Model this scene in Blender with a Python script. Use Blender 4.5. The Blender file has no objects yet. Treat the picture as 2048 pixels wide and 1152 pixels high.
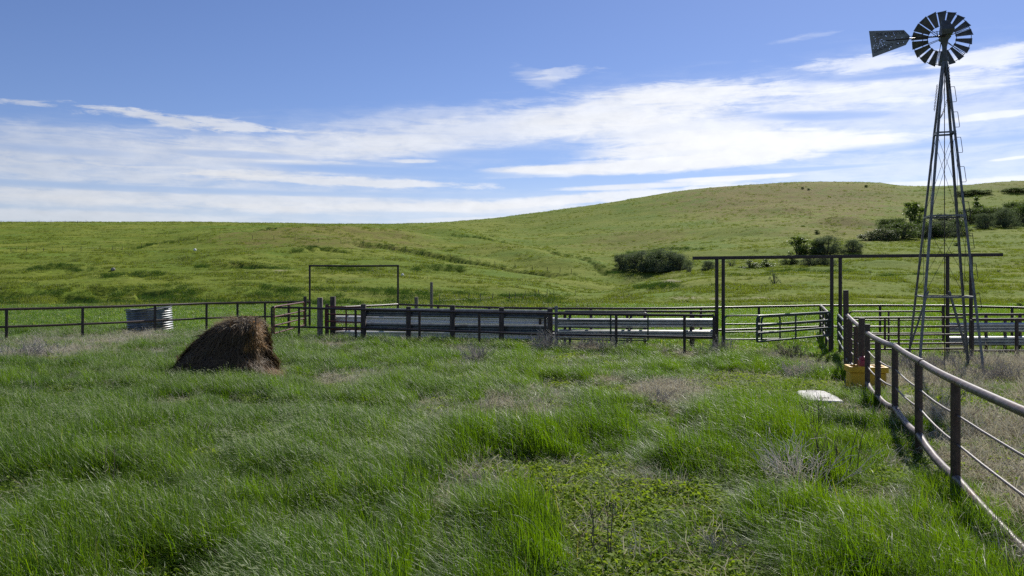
import bpy, math, random
import numpy as np
from mathutils import Vector, Matrix

R = math.radians
scene = bpy.context.scene
COL = scene.collection
random.seed(7)
rng = np.random.default_rng(7)

# ------------------------------------------------------------------ camera
CAMH = 2.5
F = 1600.0 / 2048.0          # focal length over sensor width
HZ = 547.0                   # horizon row in the 2048 px picture
cam_d = bpy.data.cameras.new("camera")
cam = bpy.data.objects.new("camera", cam_d)
COL.objects.link(cam)
cam_d.sensor_width = 36.0
cam_d.lens = 36.0 * F
cam_d.shift_y = -(576.0 - HZ) / 2048.0
cam_d.clip_start = 0.1
cam_d.clip_end = 6000.0
cam.location = (0, 0, CAMH)
cam.rotation_euler = (R(90), 0, 0)
scene.camera = cam

# ------------------------------------------------------------------ light
SUN_EL, SUN_AZ = R(41), R(29)     # azimuth clockwise from +Y
SKY_STRENGTH = 0.066
sun_d = bpy.data.lights.new("sun", "SUN")
sun_d.energy = 5.0
sun_d.angle = R(0.53)
sun_d.color = (1.0, 0.955, 0.88)
sun = bpy.data.objects.new("sun", sun_d)
COL.objects.link(sun)
sdir = Vector((math.sin(SUN_AZ) * math.cos(SUN_EL), math.cos(SUN_AZ) * math.cos(SUN_EL), math.sin(SUN_EL)))
sun.rotation_euler = sdir.to_track_quat('Z', 'Y').to_euler()
scene.view_settings.view_transform = 'Standard'
scene.view_settings.look = 'None'
scene.view_settings.exposure = 0.28
scene.view_settings.gamma = 1.0
scene.cycles.use_denoising = False
scene.cycles.max_bounces = 6
scene.cycles.transparent_max_bounces = 8
scene.cycles.sample_clamp_indirect = 6.0


class NT:
    """tiny helper to write node trees"""
    def __init__(self, tree):
        self.t = tree
        self.n = tree.nodes
        self.l = tree.links

    def node(self, kind, **kw):
        n = self.n.new(kind)
        for k, v in kw.items():
            setattr(n, k, v)
        return n

    def put(self, sock, v):
        if hasattr(v, 'is_output') or isinstance(v, bpy.types.NodeSocket):
            self.l.new(v, sock)
        else:
            sock.default_value = v

    def math(self, op, a, b=None, c=None, clamp=False):
        n = self.node('ShaderNodeMath', operation=op, use_clamp=clamp)
        for s, v in zip(n.inputs, (a, b, c)):
            if v is not None:
                self.put(s, v)
        return n.outputs[0]

    def mix(self, fac, a, b):
        n = self.node('ShaderNodeMix', data_type='RGBA')
        self.put(n.inputs[0], fac)
        for s, v in ((n.inputs[6], a), (n.inputs[7], b)):
            if isinstance(v, tuple) and len(v) == 3:
                v = v + (1.0,)
            self.put(s, v)
        return n.outputs[2]

    def ramp(self, fac, lo, hi, smooth=True):
        n = self.node('ShaderNodeMapRange')
        n.interpolation_type = 'SMOOTHSTEP' if smooth else 'LINEAR'
        self.put(n.inputs[0], fac)
        n.inputs[1].default_value = lo
        n.inputs[2].default_value = hi
        return n.outputs[0]

    def noise(self, vec, scale, detail=4, rough=0.55, dist=0.0):
        n = self.node('ShaderNodeTexNoise')
        if vec is not None:
            self.l.new(vec, n.inputs['Vector'])
        n.inputs['Scale'].default_value = scale
        n.inputs['Detail'].default_value = detail
        n.inputs['Roughness'].default_value = rough
        n.inputs['Distortion'].default_value = dist
        return n.outputs[0]

    def combine(self, x, y, z):
        n = self.node('ShaderNodeCombineXYZ')
        for s, v in zip(n.inputs, (x, y, z)):
            self.put(s, v)
        return n.outputs[0]


# ------------------------------------------------------------------ sky with clouds (by direction)
world = bpy.data.worlds.new("World")
scene.world = world
world.use_nodes = True
W = NT(world.node_tree)
for n in list(W.n):
    W.n.remove(n)
wo = W.node('ShaderNodeOutputWorld')
bg = W.node('ShaderNodeBackground')
W.l.new(bg.outputs[0], wo.inputs[0])
sky = W.node('ShaderNodeTexSky', sky_type='NISHITA')
sky.sun_disc = False
sky.sun_elevation = SUN_EL
sky.sun_rotation = SUN_AZ
sky.altitude = 700
sky.air_density = 1.0
sky.dust_density = 0.35
sky.ozone_density = 2.2
tc = W.node('ShaderNodeTexCoord')
sep = W.node('ShaderNodeSeparateXYZ')
W.l.new(tc.outputs['Generated'], sep.inputs[0])
dx, dy, dz = sep.outputs
az = W.math('ARCTAN2', dx, dy)
hlen = W.math('SQRT', W.math('ADD', W.math('MULTIPLY', dx, dx), W.math('MULTIPLY', dy, dy)))
el = W.math('DIVIDE', dz, W.math('MAXIMUM', hlen, 0.001))


def cl_dir(px, row):
    a = math.atan((px - 1024) / 1600.0)
    return a, (HZ - row) / 1600.0 * math.cos(a)


# streaky noises that break the edges
vec1 = W.combine(W.math('MULTIPLY', az, 5.0), W.math('MULTIPLY', el, 26.0), 0.0)
n_big = W.noise(vec1, 1.0, 8, 0.62, 0.5)
vec2 = W.combine(W.math('MULTIPLY', az, 16.0), W.math('MULTIPLY', el, 120.0), 3.7)
n_fine = W.noise(vec2, 1.0, 7, 0.65, 0.8)
vec3 = W.combine(W.math('MULTIPLY', az, 26.0), W.math('MULTIPLY', el, 60.0), 9.1)
n_puff = W.noise(vec3, 1.0, 7, 0.6, 0.3)
nb = W.math('SUBTRACT', n_big, 0.5)
nf = W.math('SUBTRACT', n_fine, 0.5)
npf = W.math('SUBTRACT', n_puff, 0.5)

# (px, row, half length px, half height px, slope dy/dx (rows down per px), strength, edge softness, breakup)
CLOUDS = [
    (900, 270, 780, 62, -0.09, 0.24, 1.7, 0.9),
    (300, 325, 620, 76, 0.02, 0.26, 1.7, 0.9),
    (1500, 240, 520, 100, 0.0, 0.20, 1.7, 0.9),
    (520, 410, 1000, 40, 0.0, 0.30, 1.6, 0.9),
    (1800, 250, 460, 150, 0.0, 0.26, 1.7, 0.7),
    (1010, 258, 520, 40, -0.12, 0.62, 1.0, 0.8),
    (1250, 222, 250, 46, -0.12, 0.62, 0.9, 0.9),
    (1400, 188, 190, 32, -0.02, 0.62, 0.8, 1.1),
    (620, 292, 330, 26, -0.05, 0.48, 1.1, 0.9),
    (200, 300, 420, 44, 0.03, 0.42, 1.2, 1.0),
    (130, 340, 420, 26, 0.03, 0.50, 1.1, 1.0),
    (380, 243, 235, 15, 0.04, 0.72, 0.8, 2.4),
    (45, 206, 80, 6, 0.0, 0.5, 0.8, 2.6),
    (1350, 262, 270, 42, 0.03, 0.80, 0.6, 0.6),
    (1560, 282, 330, 26, 0.05, 0.92, 0.4, 0.6),
    (1440, 300, 330, 22, 0.0, 0.9, 0.4, 0.6),
    (1350, 326, 400, 19, -0.045, 0.95, 0.45, 0.7),
    (1080, 340, 130, 10, -0.02, 0.85, 0.6, 0.8),
    (690, 363, 310, 11, 0.02, 0.80, 0.6, 1.3),
    (560, 349, 130, 8, 0.0, 0.5, 0.9, 1.6),
    (830, 322, 50, 5, 0.0, 0.7, 0.7, 1.0),
    (620, 326, 110, 5, -0.02, 0.45, 0.9, 1.2),
    (560, 405, 760, 18, 0.0, 0.60, 0.9, 1.1),
    (120, 402, 420, 12, 0.0, 0.42, 0.9, 1.0),
    (150, 434, 620, 14, 0.0, 0.52, 0.9, 1.0),
    (1190, 396, 330, 13, -0.06, 0.85, 0.5, 1.0),
    (880, 418, 500, 14, -0.01, 0.68, 0.9, 0.9),
    (1010, 438, 260, 7, -0.03, 0.6, 0.9, 0.8),
    (1450, 357, 145, 6, -0.02, 0.9, 0.5, 0.8),
    (1290, 372, 200, 7, -0.03, 0.8, 0.6, 0.8),
    (1740, 126, 160, 18, 0.02, 0.62, 0.9, 1.6),
    (1990, 116, 150, 24, -0.05, 0.72, 0.8, 1.4),
    (1760, 186, 310, 28, -0.04, 0.62, 1.0, 1.2),
    (1570, 176, 180, 16, 0.04, 0.45, 0.9, 1.3),
    (1900, 235, 330, 50, 0.0, 0.26, 1.3, 1.2),
    (1900, 330, 420, 46, 0.0, 0.34, 1.3, 1.0),
    (1980, 232, 110, 8, -0.03, 0.65, 0.8, 1.3),
    (2020, 317, 50, 3.5, -0.05, 0.7, 0.7, 0.8),
    (1130, 146, 70, 12, -0.10, 0.42, 1.2, 2.2),
    (1075, 158, 50, 22, 0.3, 0.28, 1.2, 1.6),
    (1590, 78, 80, 8, -0.10, 0.22, 1.0, 1.6),
    (1850, 369, 330, 9, 0.0, 0.7, 0.9, 0.9),
    (820, 240, 300, 22, -0.16, 0.28, 1.1, 1.3),
]
# blue openings between the banks
GAPS = [
    (800, 343, 300, 9, 0.02, 0.8, 0.9, 1.0), (1030, 308, 170, 11, 0.0, 0.75, 0.9, 1.0), (300, 378, 380, 8, 0.0, 0.7, 0.9, 1.2), (800, 391, 300, 6, 0.0, 0.6, 0.9, 1.2),
    (1520, 344, 260, 5, -0.02, 0.7, 0.9, 1.0), (800, 427, 150, 5, 0.0, 0.5, 0.9, 1.2), (1640, 232, 160, 10, 0.05, 0.6, 1.0, 1.2), (470, 309, 150, 8, 0.0, 0.5, 1.0, 1.2),
    (1180, 366, 160, 6, -0.03, 0.7, 0.9, 1.0), (1100, 284, 60, 7, -0.2, 0.4, 1.0, 1.0), (1850, 290, 260, 10, 0.0, 0.5, 1.0, 1.2), (1800, 150, 160, 7, 0.0, 0.6, 1.0, 1.2),
    (120, 300, 160, 10, 0.0, 0.4, 1.1, 1.2),
]


def sky_bank(px, row, hl, hh, sl, st, soft, brk):
    a0, e0 = cl_dir(px, row)
    ca = math.cos(a0)
    ra = hl / 1600.0 * ca * ca
    re = hh / 1600.0 * ca
    da = W.math('SUBTRACT', az, a0)
    de = W.math('SUBTRACT', el, e0)
    de = W.math('SUBTRACT', de, W.math('MULTIPLY', da, -sl / ca))
    qa = W.math('DIVIDE', da, ra)
    qe = W.math('DIVIDE', de, re)
    d = W.math('SUBTRACT', 1.0, W.math('ADD', W.math('MULTIPLY', qa, qa), W.math('MULTIPLY', qe, qe)))
    d = W.math('ADD', d, W.math('MULTIPLY', nb, 1.5 * brk))
    d = W.math('ADD', d, W.math('MULTIPLY', nf, 1.9 * brk))
    d = W.math('ADD', d, W.math('MULTIPLY', npf, 1.0 * brk))
    return W.math('SUBTRACT', 1.0, W.math('MULTIPLY', W.ramp(d, -0.35 * soft, 0.55 + 0.45 * soft), st))


clear = gap = None
for c_ in CLOUDS:
    inv = sky_bank(*c_)
    clear = inv if clear is None else W.math('MULTIPLY', clear, inv)
for c_ in GAPS:
    inv = sky_bank(*c_)
    gap = inv if gap is None else W.math('MULTIPLY', gap, inv)
mask = W.math('MULTIPLY', W.math('SUBTRACT', 1.0, clear), gap)
hz_veil = W.math('MULTIPLY', W.ramp(el, 0.15, 0.03), 0.30)
mask = W.math('ADD', mask, W.math('MULTIPLY', hz_veil, W.math('SUBTRACT', 1.0, mask)))
mask = W.math('MULTIPLY', mask, W.ramp(el, -0.02, 0.01))
# clouds elsewhere in the sky (out of frame): a broken high layer
hi = W.math('MULTIPLY', W.ramp(W.math('ADD', n_big, W.math('MULTIPLY', nf, 0.3)), 0.52, 0.75),
            W.math('MULTIPLY', W.ramp(W.math('ABSOLUTE', az), 0.66, 1.0), 0.5))
hi = W.math('MULTIPLY', hi, W.ramp(el, 0.0, 0.05))
mask = W.math('MAXIMUM', mask, hi)
# cloud brightness varies a little with thickness, brighter towards the sun
sunside = W.ramp(az, -0.75, 0.45, False)
cl_v = W.math('ADD', W.math('MULTIPLY', sunside, 0.33), 0.55)
cl_v = W.math('ADD', cl_v, W.math('MULTIPLY', npf, 0.22))
ccol = W.node('ShaderNodeCombineColor')
W.l.new(W.math('MULTIPLY', cl_v, 0.965), ccol.inputs[0])
W.l.new(W.math('MULTIPLY', cl_v, 0.985), ccol.inputs[1])
W.l.new(W.math('MULTIPLY', cl_v, 1.03), ccol.inputs[2])
vm = W.node('ShaderNodeVectorMath', operation='SCALE')
W.l.new(sky.outputs[0], vm.inputs[0])
vm.inputs['Scale'].default_value = SKY_STRENGTH
vt = W.node('ShaderNodeVectorMath', operation='MULTIPLY')
W.l.new(vm.outputs[0], vt.inputs[0])
vt.inputs[1].default_value = (0.89, 0.945, 1.25)
W.l.new(W.mix(mask, vt.outputs[0], ccol.outputs[0]), bg.inputs[0])
bg.inputs[1].default_value = 1.0

# ------------------------------------------------------------------ materials


def new_mat(name):
    m = bpy.data.materials.new(name)
    m.use_nodes = True
    t = NT(m.node_tree)
    b = m.node_tree.nodes['Principled BSDF']
    return m, t, b


def mottled(name, c1, c2, scale, rough=0.6, metallic=0.0, bump=0.0, c3=None, detail=6, spec=0.5, stretch=None):
    m, t, b = new_mat(name)
    tcn = t.node('ShaderNodeTexCoord')
    v = tcn.outputs['Object']
    if stretch:
        mp = t.node('ShaderNodeMapping')
        t.l.new(v, mp.inputs[0])
        mp.inputs['Scale'].default_value = stretch
        v = mp.outputs[0]
    n = t.noise(v, scale, detail, 0.6)
    col = t.mix(t.ramp(n, 0.35, 0.65), c1, c2)
    if c3:
        n2 = t.noise(v, scale * 0.31, 5, 0.65)
        col = t.mix(t.ramp(n2, 0.52, 0.68), col, c3)
    t.l.new(col, b.inputs['Base Color'])
    b.inputs['Roughness'].default_value = rough
    b.inputs['Metallic'].default_value = metallic
    b.inputs['Specular IOR Level'].default_value = spec
    if bump:
        bn = t.node('ShaderNodeBump')
        bn.inputs['Strength'].default_value = bump
        bn.inputs['Distance'].default_value = 0.01
        t.l.new(n, bn.inputs['Height'])
        t.l.new(bn.outputs[0], b.inputs['Normal'])
    return m


M = {}
M['rust'] = mottled('rusty_pipe', (0.042, 0.025, 0.019), (0.080, 0.050, 0.038), 14, 0.45, 0.0, 0.25, (0.06, 0.033, 0.024), spec=0.4)
M['pipe'] = mottled('grey_brown_pipe', (0.080, 0.054, 0.043), (0.18, 0.142, 0.122), 9, 0.45, 0.0, 0.4, (0.125, 0.060, 0.032), spec=0.4)
M['dark_pipe'] = mottled('dark_pipe', (0.022, 0.014, 0.012), (0.045, 0.030, 0.026), 12, 0.45, 0.0, 0.2, spec=0.4)
M['red_pipe'] = mottled('red_painted_pipe', (0.115, 0.018, 0.017), (0.07, 0.016, 0.014), 18, 0.5, 0.0, 0.1, (0.06, 0.028, 0.02), spec=0.35)
M['green_pipe'] = mottled('green_painted_pipe', (0.013, 0.036, 0.029), (0.021, 0.05, 0.04), 16, 0.42, 0.0, 0.1, (0.02, 0.026, 0.023), spec=0.4)
M['galv'] = mottled('galvanised_steel', (0.42, 0.42, 0.41), (0.54, 0.54, 0.525), 5, 0.36, 0.75, 0.05, (0.34, 0.32, 0.30))
M['tank'] = mottled('weathered_tank_steel', (0.17, 0.185, 0.195), (0.30, 0.31, 0.315), 3, 0.45, 0.6, 0.1, (0.12, 0.10, 0.085))
M['vane'] = mottled('weathered_vane_steel', (0.15, 0.165, 0.165), (0.20, 0.215, 0.21), 6, 0.55, 0.1, 0.1, (0.14, 0.12, 0.10))
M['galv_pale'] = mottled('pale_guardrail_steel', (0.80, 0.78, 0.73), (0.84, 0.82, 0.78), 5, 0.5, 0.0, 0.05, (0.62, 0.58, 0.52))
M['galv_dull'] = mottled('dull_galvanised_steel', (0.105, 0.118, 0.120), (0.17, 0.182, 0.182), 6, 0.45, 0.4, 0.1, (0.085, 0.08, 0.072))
M['tower'] = mottled('weathered_tower_steel', (0.095, 0.105, 0.11), (0.17, 0.18, 0.185), 9, 0.45, 0.3, 0.15, (0.12, 0.10, 0.09))
M['tower_rust'] = mottled('rusted_tower_steel', (0.15, 0.075, 0.045), (0.20, 0.12, 0.08), 9, 0.6, 0.3, 0.15, (0.12, 0.11, 0.10))
M['mill'] = mottled('mill_sheet_steel', (0.055, 0.062, 0.061), (0.10, 0.11, 0.107), 11, 0.5, 0.2, 0.1, (0.09, 0.075, 0.06))
M['letter'] = mottled('faded_dark_lettering', (0.020, 0.008, 0.008), (0.012, 0.008, 0.008), 15, 0.6)
M['wood'] = mottled('weathered_wood', (0.13, 0.105, 0.085), (0.22, 0.185, 0.155), 9, 0.85, 0, 0.6, (0.08, 0.06, 0.048), stretch=(3, 3, 0.35))
M['dark_wood'] = mottled('dark_wood', (0.05, 0.038, 0.03), (0.10, 0.08, 0.062), 9, 0.85, 0, 0.6, (0.035, 0.026, 0.02), stretch=(3, 3, 0.35))
M['yellow'] = mottled('yellow_plastic', (0.70, 0.41, 0.018), (0.62, 0.35, 0.016), 8, 0.5, 0, 0.1, (0.46, 0.26, 0.03), spec=0.3)
M['red'] = mottled('red_plastic', (0.33, 0.02, 0.03), (0.27, 0.02, 0.025), 9, 0.4, 0, 0.05)
M['inside'] = mottled('dark_water', (0.02, 0.024, 0.025), (0.03, 0.03, 0.03), 6, 0.15)
M['slab'] = mottled('pale_concrete', (0.48, 0.46, 0.42), (0.62, 0.60, 0.55), 7, 0.8, 0, 0.4, (0.33, 0.30, 0.25))
M['chain'] = mottled('rusty_chain', (0.05, 0.04, 0.035), (0.09, 0.07, 0.06), 20, 0.5, 0.6)
M['stone'] = mottled('grey_stone', (0.16, 0.15, 0.13), (0.26, 0.25, 0.22), 5, 0.9, 0, 0.5)
M['white_stone'] = mottled('white_stone', (0.6, 0.6, 0.57), (0.72, 0.72, 0.7), 5, 0.8, 0, 0.4)
M['twig'] = mottled('dry_twig', (0.30, 0.26, 0.22), (0.42, 0.38, 0.33), 6, 0.7)
M['pale_twig'] = mottled('bleached_twig', (0.56, 0.50, 0.41), (0.70, 0.64, 0.54), 6, 0.8, spec=0.15)
M['dark_twig'] = mottled('dark_dry_stalk', (0.10, 0.075, 0.06), (0.17, 0.13, 0.10), 6, 0.7)
M['bark'] = mottled('shrub_bark', (0.08, 0.065, 0.05), (0.14, 0.12, 0.10), 6, 0.9)


def leaf_mat(name, c1, c2, trans, tmul=(1.3, 1.5, 0.6), rough=0.45, c3=None, nscale=0.5, w3=0.15, spec=0.5):
    """thin leaf: gloss + diffuse + light coming through; colour differs from plant to plant"""
    m, t, b = new_mat(name)
    oi = t.node('ShaderNodeObjectInfo')
    geo = t.node('ShaderNodeNewGeometry')
    n = t.noise(geo.outputs['Position'], nscale, 4, 0.6)
    isl = geo.outputs['Random Per Island']
    f = t.math('ADD', t.math('MULTIPLY', oi.outputs['Random'], 0.35), t.math('MULTIPLY', isl, 0.35))
    f = t.math('ADD', f, t.math('MULTIPLY', t.ramp(n, 0.3, 0.7), 0.3))
    col = t.mix(f, c1, c2)
    if c3:
        col = t.mix(t.math('GREATER_THAN', isl, 1.0 - w3), col, c3)
    t.l.new(col, b.inputs['Base Color'])
    b.inputs['Roughness'].default_value = rough
    b.inputs['Specular IOR Level'].default_value = spec
    tr = t.node('ShaderNodeBsdfTranslucent')
    mul = t.node('ShaderNodeMix', data_type='RGBA', blend_type='MULTIPLY')
    mul.inputs[0].default_value = 1.0
    t.l.new(col, mul.inputs[6])
    mul.inputs[7].default_value = tmul + (1.0,)
    t.l.new(mul.outputs[2], tr.inputs[0])
    mx = t.node('ShaderNodeMixShader')
    mx.inputs[0].default_value = trans
    t.l.new(b.outputs[0], mx.inputs[1])
    t.l.new(tr.outputs[0], mx.inputs[2])
    out = [x for x in t.n if x.type == 'OUTPUT_MATERIAL'][0]
    t.l.new(mx.outputs[0], out.inputs[0])
    return m


M['grass'] = leaf_mat('tall_grass_blade', (0.056, 0.134, 0.006), (0.132, 0.208, 0.013), 0.52, (1.65, 1.65, 0.35), 0.40, (0.36, 0.34, 0.20), 0.35, 0.05, 0.27)
M['seed'] = leaf_mat('grass_seed_head', (0.38, 0.42, 0.25), (0.54, 0.57, 0.40), 0.4, (1.1, 1.1, 0.9), 0.6, None, 0.6)
M['dry'] = leaf_mat('dry_grass', (0.42, 0.395, 0.30), (0.62, 0.595, 0.49), 0.3, (1.1, 1.05, 0.9), 0.55, (0.20, 0.16, 0.12), 0.6, 0.25)
M['cover'] = leaf_mat('low_cover_leaf', (0.150, 0.235, 0.022), (0.23, 0.30, 0.042), 0.45, (1.4, 1.4, 0.5), 0.65, None, 0.8, spec=0.12)
M['hillgrass'] = leaf_mat('hill_grass_blade', (0.108, 0.155, 0.018), (0.175, 0.205, 0.038), 0.48, (1.4, 1.4, 0.6), 0.5, (0.24, 0.22, 0.10), 0.08, 0.03, 0.12)
M['weed'] = leaf_mat('weed_leaf', (0.030, 0.070, 0.014), (0.055, 0.10, 0.022), 0.35, (1.4, 1.5, 0.6), 0.7, None, 0.3, spec=0.1)
M['leaf_grey'] = leaf_mat('grey_green_leaf', (0.080, 0.108, 0.060), (0.140, 0.172, 0.105), 0.32, (1.2, 1.25, 0.8), 0.75, None, 0.5, spec=0.12)
M['leaf_dark'] = leaf_mat('dark_green_leaf', (0.062, 0.095, 0.032), (0.110, 0.150, 0.055), 0.35, (1.3, 1.4, 0.6), 0.7, None, 0.5, spec=0.15)
M['leaf_bright'] = leaf_mat('bright_green_leaf', (0.075, 0.125, 0.020), (0.13, 0.18, 0.035), 0.42, (1.4, 1.4, 0.6), 0.45, None, 0.5)
M['blossom'] = leaf_mat('blossoming_leaf', (0.06, 0.09, 0.035), (0.10, 0.13, 0.05), 0.3, (1.3, 1.3, 0.7), 0.5, (0.36, 0.37, 0.28), 0.5, 0.14, spec=0.15)
M['hay'] = leaf_mat('old_hay', (0.066, 0.045, 0.027), (0.150, 0.105, 0.062), 0.15, (1.2, 1.0, 0.7), 0.8, (0.16, 0.13, 0.095), 1.2, 0.06, 0.1)
M['sunlit_hay'] = leaf_mat('golden_sunlit_hay', (0.36, 0.19, 0.045), (0.50, 0.31, 0.10), 0.3, (1.2, 1.0, 0.7), 0.6, None, 1.5)  # bare golden hay, colour brightened to stand in for sunlight on it
M['tan_hay'] = leaf_mat('tan_straw', (0.28, 0.19, 0.11), (0.42, 0.30, 0.19), 0.3, (1.1, 1.0, 0.8), 0.6, None, 1.5)
M['grey_hay'] = leaf_mat('grey_straw', (0.26, 0.21, 0.15), (0.40, 0.34, 0.25), 0.3, (1.1, 1.0, 0.8), 0.6, None, 1.5)

# ------------------------------------------------------------------ numpy noise


def _hash(ix, iy, seed):
    h = (ix.astype(np.int64) * 374761393 + iy.astype(np.int64) * 668265263 + seed * 1442695041) & 0xFFFFFFFF
    h = ((h ^ (h >> 13)) * 1274126177) & 0xFFFFFFFF
    h = (h ^ (h >> 16)) & 0xFFFFFFFF
    return h.astype(np.float64) / 0xFFFFFFFF


def vnoise(x, y, seed=0):
    x = np.asarray(x, float)
    y = np.asarray(y, float)
    ix = np.floor(x)
    iy = np.floor(y)
    fx = x - ix
    fy = y - iy
    fx = fx * fx * fx * (fx * (fx * 6 - 15) + 10)
    fy = fy * fy * fy * (fy * (fy * 6 - 15) + 10)
    a = _hash(ix, iy, seed)
    b = _hash(ix + 1, iy, seed)
    c = _hash(ix, iy + 1, seed)
    d = _hash(ix + 1, iy + 1, seed)
    return (a * (1 - fx) + b * fx) * (1 - fy) + (c * (1 - fx) + d * fx) * fy


def fbm(x, y, seed=0, oct=4, gain=0.5):
    s = 0
    a = 1.0
    tot = 0
    for k in range(oct):
        s = s + a * vnoise(x * 2 ** k + 17.3 * k, y * 2 ** k - 9.1 * k, seed + k)
        tot += a
        a *= gain
    return s / tot


def sstep(a, b, x):
    t = np.clip((x - a) / (b - a), 0, 1)
    return t * t * (3 - 2 * t)


# ------------------------------------------------------------------ terrain heights
YK = np.array([60, 75, 90, 130, 180, 250, 330, 430], float)
ROWS = {
    -700: [613, 606, 586, 548, 514, 480, 448, 450],
    0:    [613, 610, 586, 545, 512, 478, 447, 449],
    300:  [613, 611, 586, 544, 510, 477, 446.5, 449],
    450:  [613, 610, 583, 541, 505, 469, 447, 450],
    600:  [613, 609, 581, 539, 502, 463, 449, 452],
    750:  [613, 607, 583, 544, 508, 468, 450.5, 453],
    850:  [613, 607, 587, 551, 516, 477, 456, 449.5],
    950:  [613, 607, 592, 560, 525, 487, 459, 442],
    1050: [613, 607, 595, 566, 534, 495, 460, 430],
    1200: [613, 607, 595, 569, 538, 498, 452, 410],
    1400: [613, 604, 588, 557, 523, 482, 434, 380],
    1500: [613, 603, 584, 551, 516, 475, 426, 372.5],
    1620: [613, 602, 582, 547, 511, 470, 420, 366],
    1740: [613, 602, 582, 546, 509, 468, 418, 367],
    1820: [613, 602, 582, 545, 508, 467, 418, 375],
    1880: [613, 602, 582, 545, 508, 466, 417, 375],
    2048: [613, 602, 582, 545, 508, 464, 412, 365],
    2800: [613, 602, 582, 545, 508, 462, 408, 358],
}
PXK = np.array(sorted(ROWS), float)
Ytab = np.concatenate([np.linspace(-60, 60, 61)[:-1], np.linspace(60, 430, 371), np.linspace(432, 2600, 120)])
Ztab = np.zeros((len(PXK), len(Ytab)))


def hermite(xk, zk, x):
    m = np.zeros_like(zk)
    d = np.diff(zk) / np.diff(xk)
    m[1:-1] = np.where(d[1:] * d[:-1] > 0, 2 * d[1:] * d[:-1] / (d[1:] + d[:-1] + 1e-9), 0)
    m[0], m[-1] = d[0], d[-1]
    i = np.clip(np.searchsorted(xk, x) - 1, 0, len(xk) - 2)
    h = xk[i + 1] - xk[i]
    t = (x - xk[i]) / h
    return ((2 * t**3 - 3 * t**2 + 1) * zk[i] + (t**3 - 2 * t**2 + t) * h * m[i]
            + (-2 * t**3 + 3 * t**2) * zk[i + 1] + (t**3 - t**2) * h * m[i + 1])


for i, px in enumerate(sorted(ROWS)):
    zk = CAMH + (HZ - np.array(ROWS[px])) / 1600.0 * YK
    xk = np.concatenate([[-80, 40], YK, [480, 700, 2700]])
    zz = np.concatenate([[0, 0], zk, [zk[-1] - 0.6, zk[-1] - 9, zk[-1] - 70]])
    zz[2] = 0.0
    Ztab[i] = hermite(xk, zz, Ytab)
PXF = np.linspace(-700, 2800, 701)
Zf = np.zeros((len(PXF), len(Ytab)))
for j in range(len(Ytab)):
    Zf[:, j] = hermite(PXK, Ztab[:, j], PXF)
for _ in range(2):
    Zf[1:-1] = 0.25 * Zf[:-2] + 0.5 * Zf[1:-1] + 0.25 * Zf[2:]


def base_z(X, Y):
    X = np.asarray(X, float)
    Y = np.asarray(Y, float)
    px = 1024 + 1600 * X / np.maximum(Y, 25)
    fi = np.clip((px + 700) / 5.0, 0, len(PXF) - 1.001)
    i = fi.astype(int)
    fi = fi - i
    j = np.clip(np.searchsorted(Ytab, Y) - 1, 0, len(Ytab) - 2)
    fj = np.clip((Y - Ytab[j]) / (Ytab[j + 1] - Ytab[j]), 0, 1)
    z = (Zf[i, j] * (1 - fj) + Zf[i, j + 1] * fj) * (1 - fi) + (Zf[i + 1, j] * (1 - fj) + Zf[i + 1, j + 1] * fj) * fi
    return z


def march(fun, px, row, start=30.0):
    u = (px - 1024) / 1600.0
    Y = np.arange(start, 520, 0.2)
    z = fun(u * Y, Y)
    zr = CAMH + (HZ - row) / 1600.0 * Y
    hit = np.nonzero(z >= zr)[0]
    y = Y[hit[0]] if len(hit) else 425.0
    return u * y, y


# (polyline in picture positions turned into ground points, drop, reach in front)
BANKS = [
    ([(20, 606), (70, 598), (140, 594), (200, 601), (232, 588), (290, 588), (335, 592), (372, 603)], 1.0, 5.0),
    ([(690, 485), (730, 487), (780, 492), (830, 501), (880, 511), (950, 523), (1010, 533), (1080, 541), (1150, 546)], 1.5, 7.0),
    ([(395, 541), (430, 536), (480, 532), (530, 534), (565, 540)], 1.2, 5.0),
    ([(268, 497), (300, 492), (340, 487), (362, 485)], 0.9, 6.0),
    ([(455, 473), (500, 470), (560, 473)], 1.2, 8.0),
    ([(640, 536), (690, 533), (740, 538)], 0.8, 5.0),
    ([(826, 538), (870, 535), (936, 541)], 0.9, 5.0),
    ([(590, 512), (640, 505), (700, 511)], 0.9, 5.0),
    ([(1445, 560), (1465, 553), (1500, 556), (1525, 564)], 0.7, 4.0),
    ([(1540, 545), (1585, 538), (1640, 541), (1700, 545)], 0.6, 4.0),
    ([(1100, 519), (1150, 529), (1200, 540), (1235, 547)], 0.9, 5.0),
    ([(1270, 572), (1310, 577), (1350, 582)], 0.5, 3.0),
    ([(1560, 562), (1620, 557), (1670, 560)], 0.5, 4.0),
    ([(1760, 560), (1840, 553), (1880, 545)], 0.5, 4.0),
    ([(60, 545), (120, 540), (180, 546)], 0.6, 4.0),
    ([(210, 560), (270, 553), (330, 558)], 0.6, 4.0),
    ([(900, 480), (980, 492), (1060, 500)], 0.6, 6.0),
    ([(1250, 505), (1330, 498), (1400, 503)], 0.6, 6.0),
]
BANKW = []
for poly, drop, reach in BANKS:
    pts = np.array([march(base_z, a, b) for a, b in poly])
    BANKW.append((pts, drop, reach))
KNOLL = [(1690, 452, 14, 9, 3.4), (1560, 420, 20, 12, 1.6), (560, 480, 24, 12, 1.0), (150, 540, 16, 9, 0.7), (1480, 470, 22, 12, 1.2)]
KNW = []
for (a, b, rx, ry, h) in KNOLL:
    x, y = march(base_z, a, b)
    KNW.append((x, y, rx, ry, h))


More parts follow.
